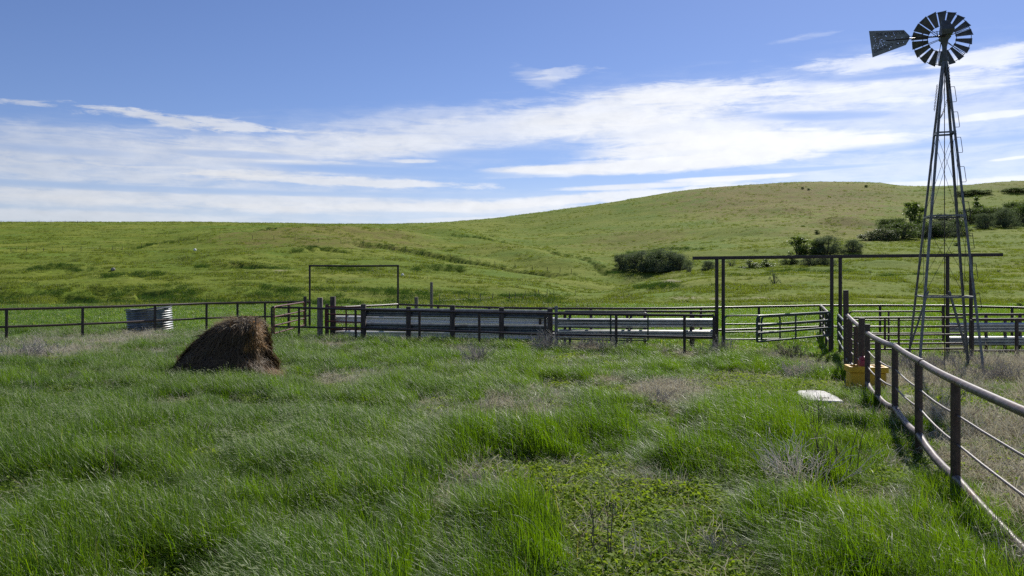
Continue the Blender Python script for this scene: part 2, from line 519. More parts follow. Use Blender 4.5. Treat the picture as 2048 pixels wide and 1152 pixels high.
# broad folds of the hills: (line, height, width)
RIDGES = [
    ([(870, 463), (960, 490), (1050, 515), (1140, 535)], 2.4, 10.0),
    ([(440, 480), (560, 472), (700, 470), (800, 476)], 2.2, 11.0),
    ([(200, 520), (330, 515), (450, 522)], 1.3, 8.0),
    ([(560, 510), (680, 505), (790, 512)], 1.3, 8.0),
    ([(1230, 478), (1400, 466), (1520, 470)], 2.0, 14.0),
    ([(1400, 512), (1560, 502), (1700, 505)], 1.4, 9.0),
    ([(1420, 575), (1560, 566), (1700, 572), (1900, 560)], 0.9, 6.0),
    ([(1780, 530), (1900, 522), (2040, 528)], 1.2, 8.0),
    ([(1140, 588), (1200, 566), (1250, 552), (1330, 556)], -1.6, 6.0),
    ([(900, 500), (1000, 520), (1120, 552)], -1.0, 6.0),
    ([(40, 590), (180, 584), (330, 580), (480, 588)], 0.8, 5.0),
]
RIDW = [(np.array([march(base_z, a, b) for a, b in poly]), h, w) for poly, h, w in RIDGES]


def ground(X, Y):
    X = np.asarray(X, float)
    Y = np.asarray(Y, float)
    z = base_z(X, Y)
    far = sstep(62, 95, Y)
    for (x, y, rx, ry, h) in KNW:
        z = z + h * np.exp(-((X - x) / rx) ** 2 - ((Y - y) / ry) ** 2)
    for pts, h, w in RIDW:
        sel = (X > pts[:, 0].min() - 3 * w) & (X < pts[:, 0].max() + 3 * w) & (Y > pts[:, 1].min() - 3 * w) & (Y < pts[:, 1].max() + 3 * w)
        if not np.any(sel):
            continue
        xs, ys = X[sel], Y[sel]
        best = np.full(xs.shape, 1e9)
        for a, b in zip(pts[:-1], pts[1:]):
            d = b - a
            t = np.clip(((xs - a[0]) * d[0] + (ys - a[1]) * d[1]) / (d @ d), 0, 1)
            best = np.minimum(best, np.hypot(xs - a[0] - t * d[0], ys - a[1] - t * d[1]))
        z[sel] = z[sel] + h * np.exp(-(best / w) ** 2)
    big = fbm(X / 26.0, Y / 20.0, 11, 3) - 0.5
    mid = fbm(X / 8.0, Y / 5.0, 31, 3) - 0.5
    ridged = 1 - np.abs(2 * fbm(X / 12.0 + 4, Y / 7.0, 51, 3) - 1)
    small = fbm(X / 2.2, Y / 1.7, 71, 2) - 0.5
    fade = 1 - 0.75 * sstep(300, 420, Y)
    z = z + far * fade * (1.5 * big + 0.42 * mid + 0.25 * (ridged - 0.75) + 0.12 * small)
    z = z + (1 - far) * sstep(3, 10, np.abs(Y)) * 0.10 * (fbm(X / 3.0, Y / 3.0, 91, 3) - 0.5)
    for pts, drop, reach in BANKW:
        x0, x1 = pts[:, 0].min() - 25, pts[:, 0].max() + 25
        y0, y1 = pts[:, 1].min() - 30, pts[:, 1].max() + 10
        sel = (X > x0) & (X < x1) & (Y > y0) & (Y < y1)
        if not np.any(sel):
            continue
        xs = X[sel]
        ys = Y[sel]
        best = np.full(xs.shape, 1e9)
        sd = np.zeros(xs.shape)
        along = np.zeros(xs.shape)
        n = len(pts) - 1
        for k in range(n):
            a = pts[k]
            b = pts[k + 1]
            d = b - a
            L2 = d @ d
            t = np.clip(((xs - a[0]) * d[0] + (ys - a[1]) * d[1]) / L2, 0, 1)
            cx = a[0] + t * d[0]
            cy = a[1] + t * d[1]
            dist = np.hypot(xs - cx, ys - cy)
            side = np.where(ys < cy, 1.0, -1.0)
            upd = dist < best
            best = np.where(upd, dist, best)
            sd = np.where(upd, side * dist, sd)
            along = np.where(upd, (k + t) / n, along)
        wob = 1.2 * (fbm(xs / 3.0, ys / 3.0, 5, 3) - 0.5)
        s = sd + wob * 1.5
        taper = np.minimum(sstep(0, 0.12, along), sstep(0, 0.12, 1 - along)) * np.exp(-np.maximum(best - reach * 2.5, 0))
        dz_ = -drop * sstep(-0.1, 0.9, s) * np.exp(-np.maximum(s, 0) / reach) * taper
        z[sel] = z[sel] + dz_
    return z


def gz(x, y):
    return float(ground(np.array([x]), np.array([y]))[0])


def hit(px, row, start=30.0):
    return march(ground, px, row, start)


def link(o, parent=None):
    COL.objects.link(o)
    if parent is not None:
        o.parent = parent
    return o


# terrain sheet, finer near the camera
NY, NX = 820, 760
yy = np.concatenate([np.linspace(-60, 4, 16)[:-1], 4 * (480 / 4) ** np.linspace(0, 1, NY), np.linspace(500, 2600, 40)])
uu = np.concatenate([np.linspace(-2.2, -0.78, 60)[:-1], np.linspace(-0.78, 0.78, NX), np.linspace(0.78, 2.2, 60)[1:]])
Yg, Ug = np.meshgrid(yy, uu, indexing='ij')
Xg = Ug * (np.maximum(Yg, 0) + 12)
Zg = ground(Xg.ravel(), Yg.ravel()).reshape(Xg.shape)
nv = Xg.size
me = bpy.data.meshes.new("ground")
me.vertices.add(nv)
me.vertices.foreach_set('co', np.stack([Xg, Yg, Zg], -1).ravel())
r_, c_ = Xg.shape
idx = np.arange(nv).reshape(r_, c_)
quads = np.stack([idx[:-1, :-1], idx[:-1, 1:], idx[1:, 1:], idx[1:, :-1]], -1).reshape(-1, 4)
me.loops.add(quads.size)
me.loops.foreach_set('vertex_index', quads.ravel().astype(np.int32))
me.polygons.add(len(quads))
me.polygons.foreach_set('loop_start', np.arange(0, quads.size, 4, dtype=np.int32))
me.polygons.foreach_set('loop_total', np.full(len(quads), 4, np.int32))
me.polygons.foreach_set('use_smooth', np.ones(len(quads), bool))
me.update()


# ground cover fields (real patches of different plants on the ground)
def ell(px0, px1, row0, row1):
    """an area of the flat pasture, from where it lies in the picture"""
    ya, yb = 4000.0 / (row1 - HZ), 4000.0 / (row0 - HZ)
    yc, ry = (ya + yb) / 2, (yb - ya) / 2
    xc = ((px0 + px1) / 2 - 1024) / 1600.0 * yc
    rx = (px1 - px0) / 2 / 1600.0 * yc
    return xc, yc, rx, ry


LOWP = [ell(985, 1180, 955, 1003), ell(1100, 1470, 1000, 1500), ell(1180, 1440, 990, 1080), ell(820, 925, 1040, 1600), ell(1000, 1330, 985, 1045), ell(1090, 1250, 990, 1100),
        ell(1420, 1620, 762, 812), ell(1560, 1700, 768, 800), ell(1440, 1530, 1060, 1180), ell(1840, 2010, 785, 850), ell(1640, 1690, 690, 745)]
DRYP = [ell(-60, 330, 668, 735), ell(940, 1140, 778, 845), ell(1270, 1425, 770, 825), ell(1555, 1645, 712, 760),
        ell(920, 1010, 945, 990), ell(1390, 1500, 1070, 1130), ell(1740, 2200, 690, 790), ell(1780, 2300, 770, 1100), ell(1070, 1320, 678, 706),
        ell(900, 1010, 690, 720), ell(560, 760, 672, 700), ell(1440, 1640, 690, 720), ell(640, 820, 745, 780), ell(1240, 1400, 935, 990), ell(700, 800, 955, 1000)]
DRYW = [0.85, 0.75, 1.1, 1.0, 0.8, 0.9, 0.8, 0.6, 0.7, 0.6, 0.5, 0.6, 0.45, 0.25, 0.35]


def field(X, Y, ells, seed, weights=None, wob=0.9, pw=2.0, lo=0.6, hi=1.25):
    out = np.zeros(np.shape(X))
    n = (fbm(X / 1.1, Y / 1.1, seed, 3) - 0.5) * wob * 2
    for i, (xc, yc, rx, ry) in enumerate(ells):
        d = (np.abs((X - xc) / rx) ** pw + np.abs((Y - yc) / ry) ** pw) ** (1 / pw)
        v = sstep(hi, lo, d + n * 0.6)
        if weights:
            v = v * weights[i]
        out = np.maximum(out, v)
    return out


BAND = [ell(850, 1560, 840, 955), ell(905, 1110, 1015, 1170), ell(1500, 1640, 860, 1010)]


def fence_x(Y):
    return np.where(Y > 8.93, 4.95 + 0.31 * (Y - 8.93), 4.95 + 0.248 * (Y - 8.93))


Xr, Yr, Zr = Xg.ravel(), Yg.ravel(), Zg.ravel()
pxr = 1024 + 1600 * Xr / np.maximum(Yr, 1)
rowr = HZ - (Zr - CAMH) / np.maximum(Yr, 1) * 1600
dirt = field(Xr, Yr, DRYP, 201, DRYW) * (Yr < 40)


def patch(px, row, rpx, ry, wgt):
    x, y = hit(px, row)
    rx = rpx / 1600.0 * y
    d = np.sqrt(((Xr - x) / rx) ** 2 + ((Yr - y) / ry) ** 2) + (fbm(Xr / 2.5, Yr / 2.5, 77, 3) - 0.5) * 1.4
    return wgt * sstep(1.15, 0.75, d)


dirt = np.maximum(dirt, patch(1348, 564, 24, 6, 1.0))
for (a, b, c) in ((1440, 599, 22), (1500, 599, 40), (1570, 600, 40), (1620, 601, 25), (1250, 595, 20), (560, 541, 12), (1370, 596, 30)):
    dirt = np.maximum(dirt, patch(a, b, c, 1.6, 0.75))
dry = np.zeros(nv)
for (a, b, c, d, w_) in ((1560, 392, 190, 60, 0.9), (1700, 375, 110, 40, 0.6), (1480, 415, 120, 40, 0.5), (1690, 440, 70, 24, 0.8), (640, 462, 170, 34, 0.65),
                         (1650, 450, 160, 40, 0.5), (1270, 480, 100, 30, 0.4), (760, 480, 110, 30, 0.35), (2040, 370, 100, 30, 0.5), (1300, 560, 60, 14, 0.25)):
    dry = np.maximum(dry, patch(a, b, c, d, w_))
lush = sstep(75, 60, Yr) * (Yr > 30)
lush = np.maximum(lush, 0.6 * sstep(0.6, 0.75, fbm(Xr / 18, Yr / 12, 303, 3)) * (Yr > 60))
lush = np.maximum(lush, field(Xr, Yr, LOWP, 111, pw=2.6, lo=0.85, hi=1.25) * (Yr < 30) * (Yr > 2))
att = me.color_attributes.new("cover", 'FLOAT_COLOR', 'POINT')
att.data.foreach_set('color', np.stack([dry, dirt, lush, np.ones(nv)], -1).ravel())
ground_o = link(bpy.data.objects.new("ground", me))
ground_o['kind'] = 'structure'
ground_o['label'] = 'rolling green prairie ground under pasture and hills'

m, t, b = new_mat('prairie_ground')
at = t.node('ShaderNodeAttribute', attribute_name='cover')
sp = t.node('ShaderNodeSeparateColor')
t.l.new(at.outputs['Color'], sp.inputs[0])
geo = t.node('ShaderNodeNewGeometry')
pos = geo.outputs['Position']
mp = t.node('ShaderNodeMapping')
t.l.new(pos, mp.inputs[0])
mp.inputs['Scale'].default_value = (0.55, 1.0, 1.0)
st = mp.outputs[0]
n1 = t.noise(st, 0.055, 6, 0.6)
n2 = t.noise(st, 0.35, 6, 0.65)
n3 = t.noise(st, 2.2, 5, 0.7)
n4 = t.noise(st, 0.16, 5, 0.6, 0.6)
col = t.mix(t.ramp(n1, 0.35, 0.65), (0.118, 0.166, 0.016), (0.178, 0.204, 0.030))
col = t.mix(t.math('MULTIPLY', t.ramp(n2, 0.45, 0.7), 0.6), col, (0.100, 0.150, 0.018))
col = t.mix(t.math('MULTIPLY', t.ramp(n4, 0.55, 0.72), 0.45), col, (0.18, 0.165, 0.052))
col = t.mix(t.math('MULTIPLY', t.ramp(n3, 0.5, 0.75), 0.45), col, (0.15, 0.16, 0.055))
col = t.mix(t.math('MULTIPLY', sp.outputs[2], 0.75), col, t.mix(n3, (0.070, 0.145, 0.016), (0.115, 0.190, 0.028)))
dryf = t.math('MULTIPLY', t.math('MULTIPLY', sp.outputs[0], 0.72), t.ramp(t.math('ADD', t.math('MULTIPLY', n2, 0.6), t.math('MULTIPLY', n3, 0.4)), 0.36, 0.56))
col = t.mix(dryf, col, t.mix(n3, (0.19, 0.115, 0.055), (0.22, 0.155, 0.075)))
dirf = t.math('MULTIPLY', sp.outputs[1], t.ramp(n3, 0.25, 0.6))
col = t.mix(dirf, col, t.mix(n2, (0.25, 0.215, 0.135), (0.36, 0.32, 0.225)))
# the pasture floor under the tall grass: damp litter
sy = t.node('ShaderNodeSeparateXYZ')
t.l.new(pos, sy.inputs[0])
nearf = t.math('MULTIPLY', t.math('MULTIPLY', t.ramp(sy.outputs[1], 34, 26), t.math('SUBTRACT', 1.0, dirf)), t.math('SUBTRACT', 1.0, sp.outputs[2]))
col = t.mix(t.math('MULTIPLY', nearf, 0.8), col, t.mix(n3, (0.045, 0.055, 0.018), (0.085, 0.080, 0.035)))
t.l.new(col, b.inputs['Base Color'])
b.inputs['Roughness'].default_value = 0.9
b.inputs['Specular IOR Level'].default_value = 0.05
bn = t.node('ShaderNodeBump')
bn.inputs['Strength'].default_value = 0.9
bn.inputs['Distance'].default_value = 0.35
t.l.new(t.math('ADD', t.math('MULTIPLY', n3, 0.6), t.math('MULTIPLY', n2, 0.8)), bn.inputs['Height'])
t.l.new(bn.outputs[0], b.inputs['Normal'])
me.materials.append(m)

# ------------------------------------------------------------------ mesh helpers


class MB:
    def __init__(self):
        self.v = []
        self.f = []
        self.mi = []
        self.cur = 0

    def face(self, *ix):
        self.f.append(ix)
        self.mi.append(self.cur)

    def tube(self, pts, r, seg=8, cap=True):
        pts = [Vector(p) for p in pts]
        n = len(pts)
        rs = r if isinstance(r, (list, tuple)) else [r] * n
        rings = []
        ref = None
        for i, p in enumerate(pts):
            if i == 0:
                d = pts[1] - p
            elif i == n - 1:
                d = p - pts[i - 1]
            else:
                d = (pts[i + 1] - p).normalized() + (p - pts[i - 1]).normalized()
            d.normalize()
            if ref is None:
                ref = Vector((0, 0, 1)) if abs(d.z) < 0.9 else Vector((0, 1, 0))
            a = d.cross(ref)
            if a.length < 1e-4:
                a = d.cross(Vector((1, 0, 0)))
            a.normalize()
            b_ = a.cross(d)
            b_.normalize()
            ref = b_
            base = len(self.v)
            for k in range(seg):
                th = 2 * math.pi * k / seg
                self.v.append(tuple(p + (a * math.cos(th) + b_ * math.sin(th)) * rs[i]))
            rings.append(base)
        for i in range(n - 1):
            for k in range(seg):
                k2 = (k + 1) % seg
                self.face(rings[i] + k, rings[i] + k2, rings[i + 1] + k2, rings[i + 1] + k)
        if cap:
            self.face(*[rings[0] + k for k in range(seg)][::-1])
            self.face(*[rings[-1] + k for k in range(seg)])
        return self

    def prism(self, prof, p0, p1, side, up):
        """closed profile (s,u) extruded from p0 to p1"""
        p0, p1, side, up = Vector(p0), Vector(p1), Vector(side), Vector(up)
        n = len(prof)
        b0 = len(self.v)
        for p in (p0, p1):
            for (s, u) in prof:
                self.v.append(tuple(p + side * s + up * u))
        for k in range(n):
            k2 = (k + 1) % n
            self.face(b0 + k, b0 + k2, b0 + n + k2, b0 + n + k)
        self.face(*[b0 + k for k in range(n)][::-1])
        self.face(*[b0 + n + k for k in range(n)])
        return self

    def box(self, c, sx, sy, sz, ax=(1, 0, 0), ay=(0, 1, 0), bev=0.0, taper=1.0):
        """a box standing on c, bevelled vertical and top edges"""
        c, ax, ay = Vector(c), Vector(ax).normalized(), Vector(ay).normalized()
        up = Vector((0, 0, 1))
        hx, hy = sx / 2, sy / 2
        levels = [(0, 1.0, 0)] if not bev else [(0, 1.0, 0)]
        if bev:
            levels += [(sz - bev, taper, 0), (sz - bev * 0.3, taper, bev * 0.3), (sz, taper, bev)]
        else:
            levels += [(sz, taper, 0)]
        bb = bev if bev else 0.0
        rings = []
        for (z, s, inset) in levels:
            x_, y_ = hx * s - inset, hy * s - inset
            if bb:
                o = [(-x_ + bb, -y_), (x_ - bb, -y_), (x_, -y_ + bb), (x_, y_ - bb), (x_ - bb, y_), (-x_ + bb, y_), (-x_, y_ - bb), (-x_, -y_ + bb)]
            else:
                o = [(-x_, -y_), (x_, -y_), (x_, y_), (-x_, y_)]
            base = len(self.v)
            for (a, d) in o:
                self.v.append(tuple(c + ax * a + ay * d + up * z))
            rings.append((base, len(o)))
        for (b0, n), (b1, _) in zip(rings, rings[1:]):
            for k in range(n):
                k2 = (k + 1) % n
                self.face(b0 + k, b0 + k2, b1 + k2, b1 + k)
        self.face(*[rings[0][0] + k for k in range(rings[0][1])][::-1])
        self.face(*[rings[-1][0] + k for k in range(rings[-1][1])])
        return self

    def sheet(self, grid, th):
        """grid[i][j] of points made into a thin closed plate"""
        nr, nc = len(grid), len(grid[0])
        g = [[Vector(p) for p in r] for r in grid]
        n = (g[0][-1] - g[0][0]).cross(g[-1][0] - g[0][0])
        n.normalize()
        b0 = len(self.v)
        for s in (0.5, -0.5):
            for r in g:
                for p in r:
                    self.v.append(tuple(p + n * th * s))
        o = nr * nc
        for i in range(nr - 1):
            for j in range(nc - 1):
                q = (b0 + i * nc + j, b0 + i * nc + j + 1, b0 + (i + 1) * nc + j + 1, b0 + (i + 1) * nc + j)
                self.face(*q)
                self.face(*[k + o for k in q][::-1])
        rim = [(0, j) for j in range(nc)] + [(i, nc - 1) for i in range(1, nr)] + [(nr - 1, j) for j in range(nc - 2, -1, -1)] + [(i, 0) for i in range(nr - 2, 0, -1)]
        for (a, b_) in zip(rim, rim[1:] + rim[:1]):
            ia, ib = b0 + a[0] * nc + a[1], b0 + b_[0] * nc + b_[1]
            self.face(ia, ia + o, ib + o, ib)
        return self

    def build(self, name, mats, parent=None, origin=(0, 0, 0), smooth=True):
        me = bpy.data.meshes.new(name)
        o = Vector(origin)
        me.from_pydata([(a - o.x, b_ - o.y, c - o.z) for a, b_, c in self.v], [], self.f)
        if not isinstance(mats, (list, tuple)):
            mats = [mats]
        for x in mats:
            me.materials.append(x)
        if len(mats) > 1:
            me.polygons.foreach_set('material_index', self.mi)
        if smooth:
            me.polygons.foreach_set('use_smooth', [True] * len(self.f))
            try:
                me.set_sharp_from_angle(angle=R(38))
            except Exception:
                pass
        me.update()
        ob = bpy.data.objects.new(name, me)
        link(ob, parent)
        return ob


def tag(o, label, cat, group=None, kind=None):
    o['label'] = label
    o['category'] = cat
    if group:
        o['group'] = group
    if kind:
        o['kind'] = kind
    return o


def thing(name, label, cat, loc, group=None):
    o = bpy.data.objects.new(name, None)
    o.empty_display_size = 0.2
    o.location = loc
    link(o)
    return tag(o, label, cat, group)


def part(root, name, mb, mat, parent=None, smooth=True):
    return mb.build(name, mat, parent or root, root.location, smooth)


def P(px, row, Y):
    return Vector(((px - 1024) / 1600.0 * Y, Y, CAMH + (HZ - row) / 1600.0 * Y))


def XY(px, Y):
    return ((px - 1024) / 1600.0 * Y, Y)


# ------------------------------------------------------------------ pipe fences


def sagline(pts, sag, k=5):
    out = []
    for a, b_ in zip(pts, pts[1:]):
        a, b_ = Vector(a), Vector(b_)
        for i in range(k):
            t_ = i / k
            p = a.lerp(b_, t_)
            p.z -= sag * 4 * t_ * (1 - t_)
            out.append(p)
    out.append(Vector(pts[-1]))
    return out


def pipe_fence(label, posts, rails, mat_post, mat_rail, r_post=0.045, group='pipe fences of the corral', over=0.0, rail_mats=None, name='pipe_fence'):
    """posts: (X, Y, top); rails: (list of z per post or one z, radius, sag)"""
    x0, y0 = posts[0][0], posts[0][1]
    root = thing(name, label, 'fence', (x0, y0, 0), group)
    for (x, y, h) in posts:
        mb = MB()
        g = gz(x, y)
        lean = rng.normal(0, 0.006, 2)
        mb.tube([(x, y, g - 0.4), (x + lean[0] * h, y + lean[1] * h, h)], r_post, 10)
        part(root, 'post', mb, mat_post)
    for i, (zs, r, sag) in enumerate(rails):
        if not isinstance(zs, (list, tuple)):
            zs = [zs] * len(posts)
        pts = [Vector((x, y, z)) for (x, y, _), z in zip(posts, zs) if z is not None]
        mb = MB()
        line = sagline(pts, sag, 4) if sag else pts
        if not sag:
            line = sagline(pts, 0.006, 2)
        mb.tube(line, r, 10 if r > 0.02 else 6)
        part(root, 'rail' if r > 0.015 else 'cable', mb, rail_mats[i] if rail_mats else mat_rail)
    return root


# near fence on the right
near = [(3.62, 3.55, 1.28), (4.06, 5.35, 1.29), (4.95, 8.93, 1.27), (5.58, 10.97, 1.27), (6.32, 13.2, 1.27), (6.63, 14.5, 1.27), (7.24, 16.3, 1.47)]
topz = [1.30, 1.31, 1.30, 1.30, 1.30, 1.30, 1.29]
lowz = [0.12, 0.06, 0.22, 0.29, 0.285, 0.28, 0.27]
m1 = [0.95, 0.93, 0.93, 0.92, 0.93, 0.93, 0.95]
m2 = [0.60, 0.57, 0.61, 0.66, 0.63, 0.62, 0.62]
nf_ = pipe_fence('long rusty pipe fence running from the right foreground back to the yellow waterer', near,
                 [(topz, 0.047, 0.012), (lowz, 0.050, 0.05), (m1, 0.013, 0.025), (m2, 0.014, 0.03)], M['rust'], M['pipe'], 0.052, rail_mats=[M['pipe'], M['pipe'], M['rust'], M['rust']])
mb = MB()
mb.tube([Vector((5.505, 10.73, 1.30)), Vector((5.535, 10.83, 1.30))], 0.054, 14)
part(nf_, 'coupling', mb, M['rust'])

# the short end stretch between the waterer and the tall stub post
end_posts = [(7.50, 17.15, 1.55), (7.80, 18.1, 1.30), (8.20, 19.4, 1.40), (8.45, 20.2, 2.08)]
pipe_fence('short rusty pipe fence behind the yellow waterer ending in a tall stub post', end_posts,
           [([1.34, 1.35, 1.42, 1.46], 0.048, 0.0), ([0.28, 0.30, 0.33, 0.35], 0.045, 0.0), ([0.95, 0.95, 0.95, 0.97], 0.014, 0.02), ([0.62, 0.62, 0.62, 0.64], 0.014, 0.02)], M['rust'], M['pipe'], 0.068)

# front fence of the corral
fa = []
for px, row in ((544, 614.5), (598, 615.5), (712, 618.5), (839, 622), (959, 625), (1091, 627), (1232, 629), (1369, 630.5), (1428, 631.2)):
    Y = 2080.0 / (row - HZ)
    fa.append((XY(px, Y)[0], Y, 1.19))
fa_low = [CAMH - (r - HZ) / 1600.0 * p[1] for r, p in zip((653, 654, 655.5, 660, 664, 669, 671, 674, 675), fa)]
pipe_fence('long dark pipe fence in front of the guardrail windbreak', fa,
           [(1.20, 0.042, 0), (fa_low, 0.036, 0), ([0.92] * 9, 0.006, 0.015), ([0.08] * 9, 0.006, 0.0)], M['dark_pipe'], M['dark_pipe'], 0.045)

# left fence
fb = []
for px, row in ((-330, 627), (-150, 623), (13, 618.5), (165, 614.8), (310, 610.3), (413, 606.8), (475, 605.6), (530, 604.8), (577, 604.2), (619, 603.6)):
    Y = 2080.0 / (row - HZ)
    fb.append((XY(px, Y)[0], Y, 1.19))
pipe_fence('two rail dark pipe fence along the left side passing the stock tank', fb,
           [(1.20, 0.05, 0), (0.56, 0.044, 0)], M['dark_pipe'], M['rust'], 0.052)
mb = MB()
x, y = XY(610, 36.2)
g = MB().tube([(x, y, -0.4), (x, y, CAMH + (HZ - 593) / 1600 * y)], 0.075, 12).build('pipe_post', M['dark_pipe'])
tag(g, 'lone dark thick pipe post standing at the end of the red panel gate', 'post')

# far fence of the pens
fc = []
for px, row in ((668, 615), (730, 612.2), (796, 609), (876, 611.5), (979, 615), (1080, 616.6), (1182, 617), (1290, 617), (1402, 615.7), (1518, 613.5), (1641, 611), (1760, 611), (1886, 611.3), (2024, 615), (2150, 618), (2300, 622)):
    Y = 2080.0 / (row - HZ)
    fc.append((XY(px, Y)[0], Y, 1.19))
pipe_fence('farthest dark pipe fence along the back of the pens', fc,
           [(1.20, 0.045, 0), (0.34, 0.040, 0)], M['dark_pipe'], M['rust'], 0.05)

# middle pen fence, carrying the pale guardrails
fd = []
for px in (1130, 1182, 1255, 1290, 1382, 1432):
    Y = 27.4
    fd.append((XY(px, Y)[0], Y, 1.19))
pipe_fence('dark pipe fence in the middle of the pens behind the green gate', fd, [(1.20, 0.042, 0), (0.86, 0.03, 0)], M['dark_pipe'], M['dark_pipe'], 0.05)
fe = [(XY(px, 26.0)[0], 26.0, 1.16) for px in (1896, 1972, 2040, 2160, 2290)]
pipe_fence('upper dark pipe fence right of the windmill carrying pale guardrails', fe, [(1.17, 0.042, 0)], M['dark_pipe'], M['rust'], 0.05)
ff = [(XY(px, 22.8)[0], 22.8, 1.18) for px in (1944, 2033, 2140, 2260)]
pipe_fence('nearest dark pipe fence at the right edge behind the windmill', ff, [(1.19, 0.042, 0), (0.52, 0.006, 0.0), (0.30, 0.03, 0)], M['dark_pipe'], M['rust'], 0.05)

# side run going back from the gate posts to the far fence
sd_ = [(XY(1641, 32.5)[0], 32.5, 1.19), (XY(1647, 30.2)[0], 30.2, 1.19), (XY(1653, 27.6)[0], 27.6, 1.19), (XY(1660, 25.3)[0], 25.3, 1.19)]
pipe_fence('short pipe fence running back from the overhead frame to the far fence', sd_, [(1.20, 0.045, 0), (0.80, 0.03, 0), (0.55, 0.03, 0), (0.30, 0.03, 0)], M['dark_pipe'], M['pipe'], 0.045)

# ------------------------------------------------------------------ overhead frames


def overhead(label, post_pts, b0, b1, r_post, r_beam, mat, square=False):
    root = thing('overhead_frame', label, 'gate frame', (post_pts[0][0], post_pts[0][1], 0))
    b0, b1 = Vector(b0), Vector(b1)
    d = (b1 - b0).normalized()
    mb = MB()
    if square:
        s = Vector((0, 1, 0))
        u = Vector((0, 0, 1))
        w, c = r_beam, r_beam * 0.35
        mb.prism([(-w, -w + c), (-w + c, -w), (w - c, -w), (w, -w + c), (w, w - c), (w - c, w), (-w + c, w), (-w, w - c)], b0, b1, s, u)
    else:
        mb.tube([b0, b0.lerp(b1, 0.5) + Vector((0, 0, -0.015)), b1], r_beam, 12)
    part(root, 'beam', mb, mat)
    for (x, y) in post_pts:
        t_ = (x - b0.x) / (b1.x - b0.x)
        top = b0.lerp(b1, t_).z - r_beam
        mb = MB()
        mb.tube([(x, y, -0.4), (x, y, top)], r_post, 12)
        part(root, 'post', mb, mat)
    return root


pp = [XY(px, 25.0 + 0.0006 * (px - 1400)) for px in (1433.5, 1446.5, 1663.5, 1680.5, 1895, 1942)]
bl, br = P(1387, 516.2, 24.9), P(2003, 509.5, 25.4)
bl.y = 25.0 - 0.0
overhead('long dark overhead pipe beam on six posts beside the windmill', pp, (bl.x, 25.0, bl.z), (br.x, 25.36, br.z), 0.056, 0.052, M['dark_pipe'], True)
pl, pr = XY(619.5, 37.4), XY(796, 37.4)
overhead('tall thin dark goalpost shaped pipe frame behind the wooden posts', [pl, pr], (pl[0] - 0.05, 37.4, 2.86), (pr[0] + 0.05, 37.4, 2.86), 0.048, 0.045, M['dark_pipe'])

# ------------------------------------------------------------------ gates


def gate(label, a, b_, top, bottom, rails, uprights, mat, r=0.025, group='pipe gates of the corral', cat='gate'):
    """a tube gate: rounded outer frame, cross rails, uprights"""
    a, b_ = Vector((a[0], a[1], 0)), Vector((b_[0], b_[1], 0))
    root = thing('pipe_gate', label, cat, (a.x, a.y, 0), group)
    L = (b_ - a).length
    d = (b_ - a).normalized()
    rc = 0.12
    pts = []

    def pt(s, z):
        return a + d * s + Vector((0, 0, z))
    pts.append(pt(0, bottom))
    for k in range(5):
        th = math.pi - k * math.pi / 8
        pts.append(pt(rc + rc * math.cos(th), top - rc + rc * math.sin(th)))
    for k in range(5):
        th = math.pi / 2 - k * math.pi / 8
        pts.append(pt(L - rc + rc * math.cos(th), top - rc + rc * math.sin(th)))
    pts.append(pt(L, bottom))
    mb = MB()
    mb.tube(pts, r, 10)
    part(root, 'frame', mb, mat)
    for z in rails:
        mb = MB()
        mb.tube([pt(r, z), pt(L * 0.5, z - 0.004), pt(L - r, z)], r * 0.9, 10)
        part(root, 'rail', mb, mat)
    for f_ in uprights:
        mb = MB()
        s_ = Vector((-d.y, d.x, 0))
        mb.prism([(-0.006, -0.03), (0.006, -0.03), (0.006, 0.03), (-0.006, 0.03)], pt(L * f_, bottom), pt(L * f_, top - r), s_, d)
        part(root, 'upright', mb, mat)
    return root


gate('open red panel gate at the left end of the front fence', XY(548, 28.8), XY(608, 33.5), 1.30, 0.34, [0.34, 0.62, 0.94], [0.5], M['red_pipe'], 0.03)
gate('closed red gate between the square wooden posts and the windbreak', XY(651, 30.2), XY(727, 29.4), 1.25, 0.42, [0.42, 0.70, 0.97], [0.02, 0.55], M['red_pipe'], 0.03)
gate('dark green gate in front of the pale guardrails', XY(1112, 26.6), XY(1296, 26.0), 1.22, 0.32, [0.32, 0.72, 0.96], [0.6, 0.005], M['green_pipe'], 0.025)
gate('green gate standing against the left double posts of the overhead frame', XY(1449, 24.6), XY(1560, 24.9), 1.20, 0.45, [0.47, 0.70, 0.94], [], M['green_pipe'], 0.026)
gate('front green gate swung across the opening under the overhead beam', XY(1514, 22.5), XY(1661, 24.9), 1.30, 0.58, [0.58, 0.82, 1.05], [0.5], M['green_pipe'], 0.032)
gate('rear green gate tucked just behind the front green gate', XY(1523, 23.0), XY(1655, 25.2), 1.25, 0.55, [0.55, 0.78, 1.0], [0.5], M['green_pipe'], 0.028)
gate('narrow green gate seen almost end on beside the tall stub post', XY(1676, 24.6), XY(1689, 21.0), 1.24, 0.45, [0.45, 0.72, 0.98], [0.5], M['green_pipe'], 0.03)
gate('farther long pipe gate with pale top rails under the windmill', XY(1698, 25.2), XY(1886, 25.4), 1.30, 0.35, [0.40, 0.62, 0.82, 1.03], [0.42], M['rust'], 0.026)
gate('nearer long pipe gate with pale top rails under the windmill', XY(1700, 21.6), XY(1931, 21.8), 1.30, 0.45, [0.45, 0.60, 0.84, 1.06], [0.42, 0.30], M['rust'], 0.028)

# ------------------------------------------------------------------ guardrails and wooden posts
WP = [(0.0, 0.155), (0.03, 0.150), (0.08, 0.112), (0.08, 0.07), (0.0, 0.022), (0.0, -0.022), (0.08, -0.07), (0.08, -0.112), (0.03, -0.150), (0.0, -0.155)]


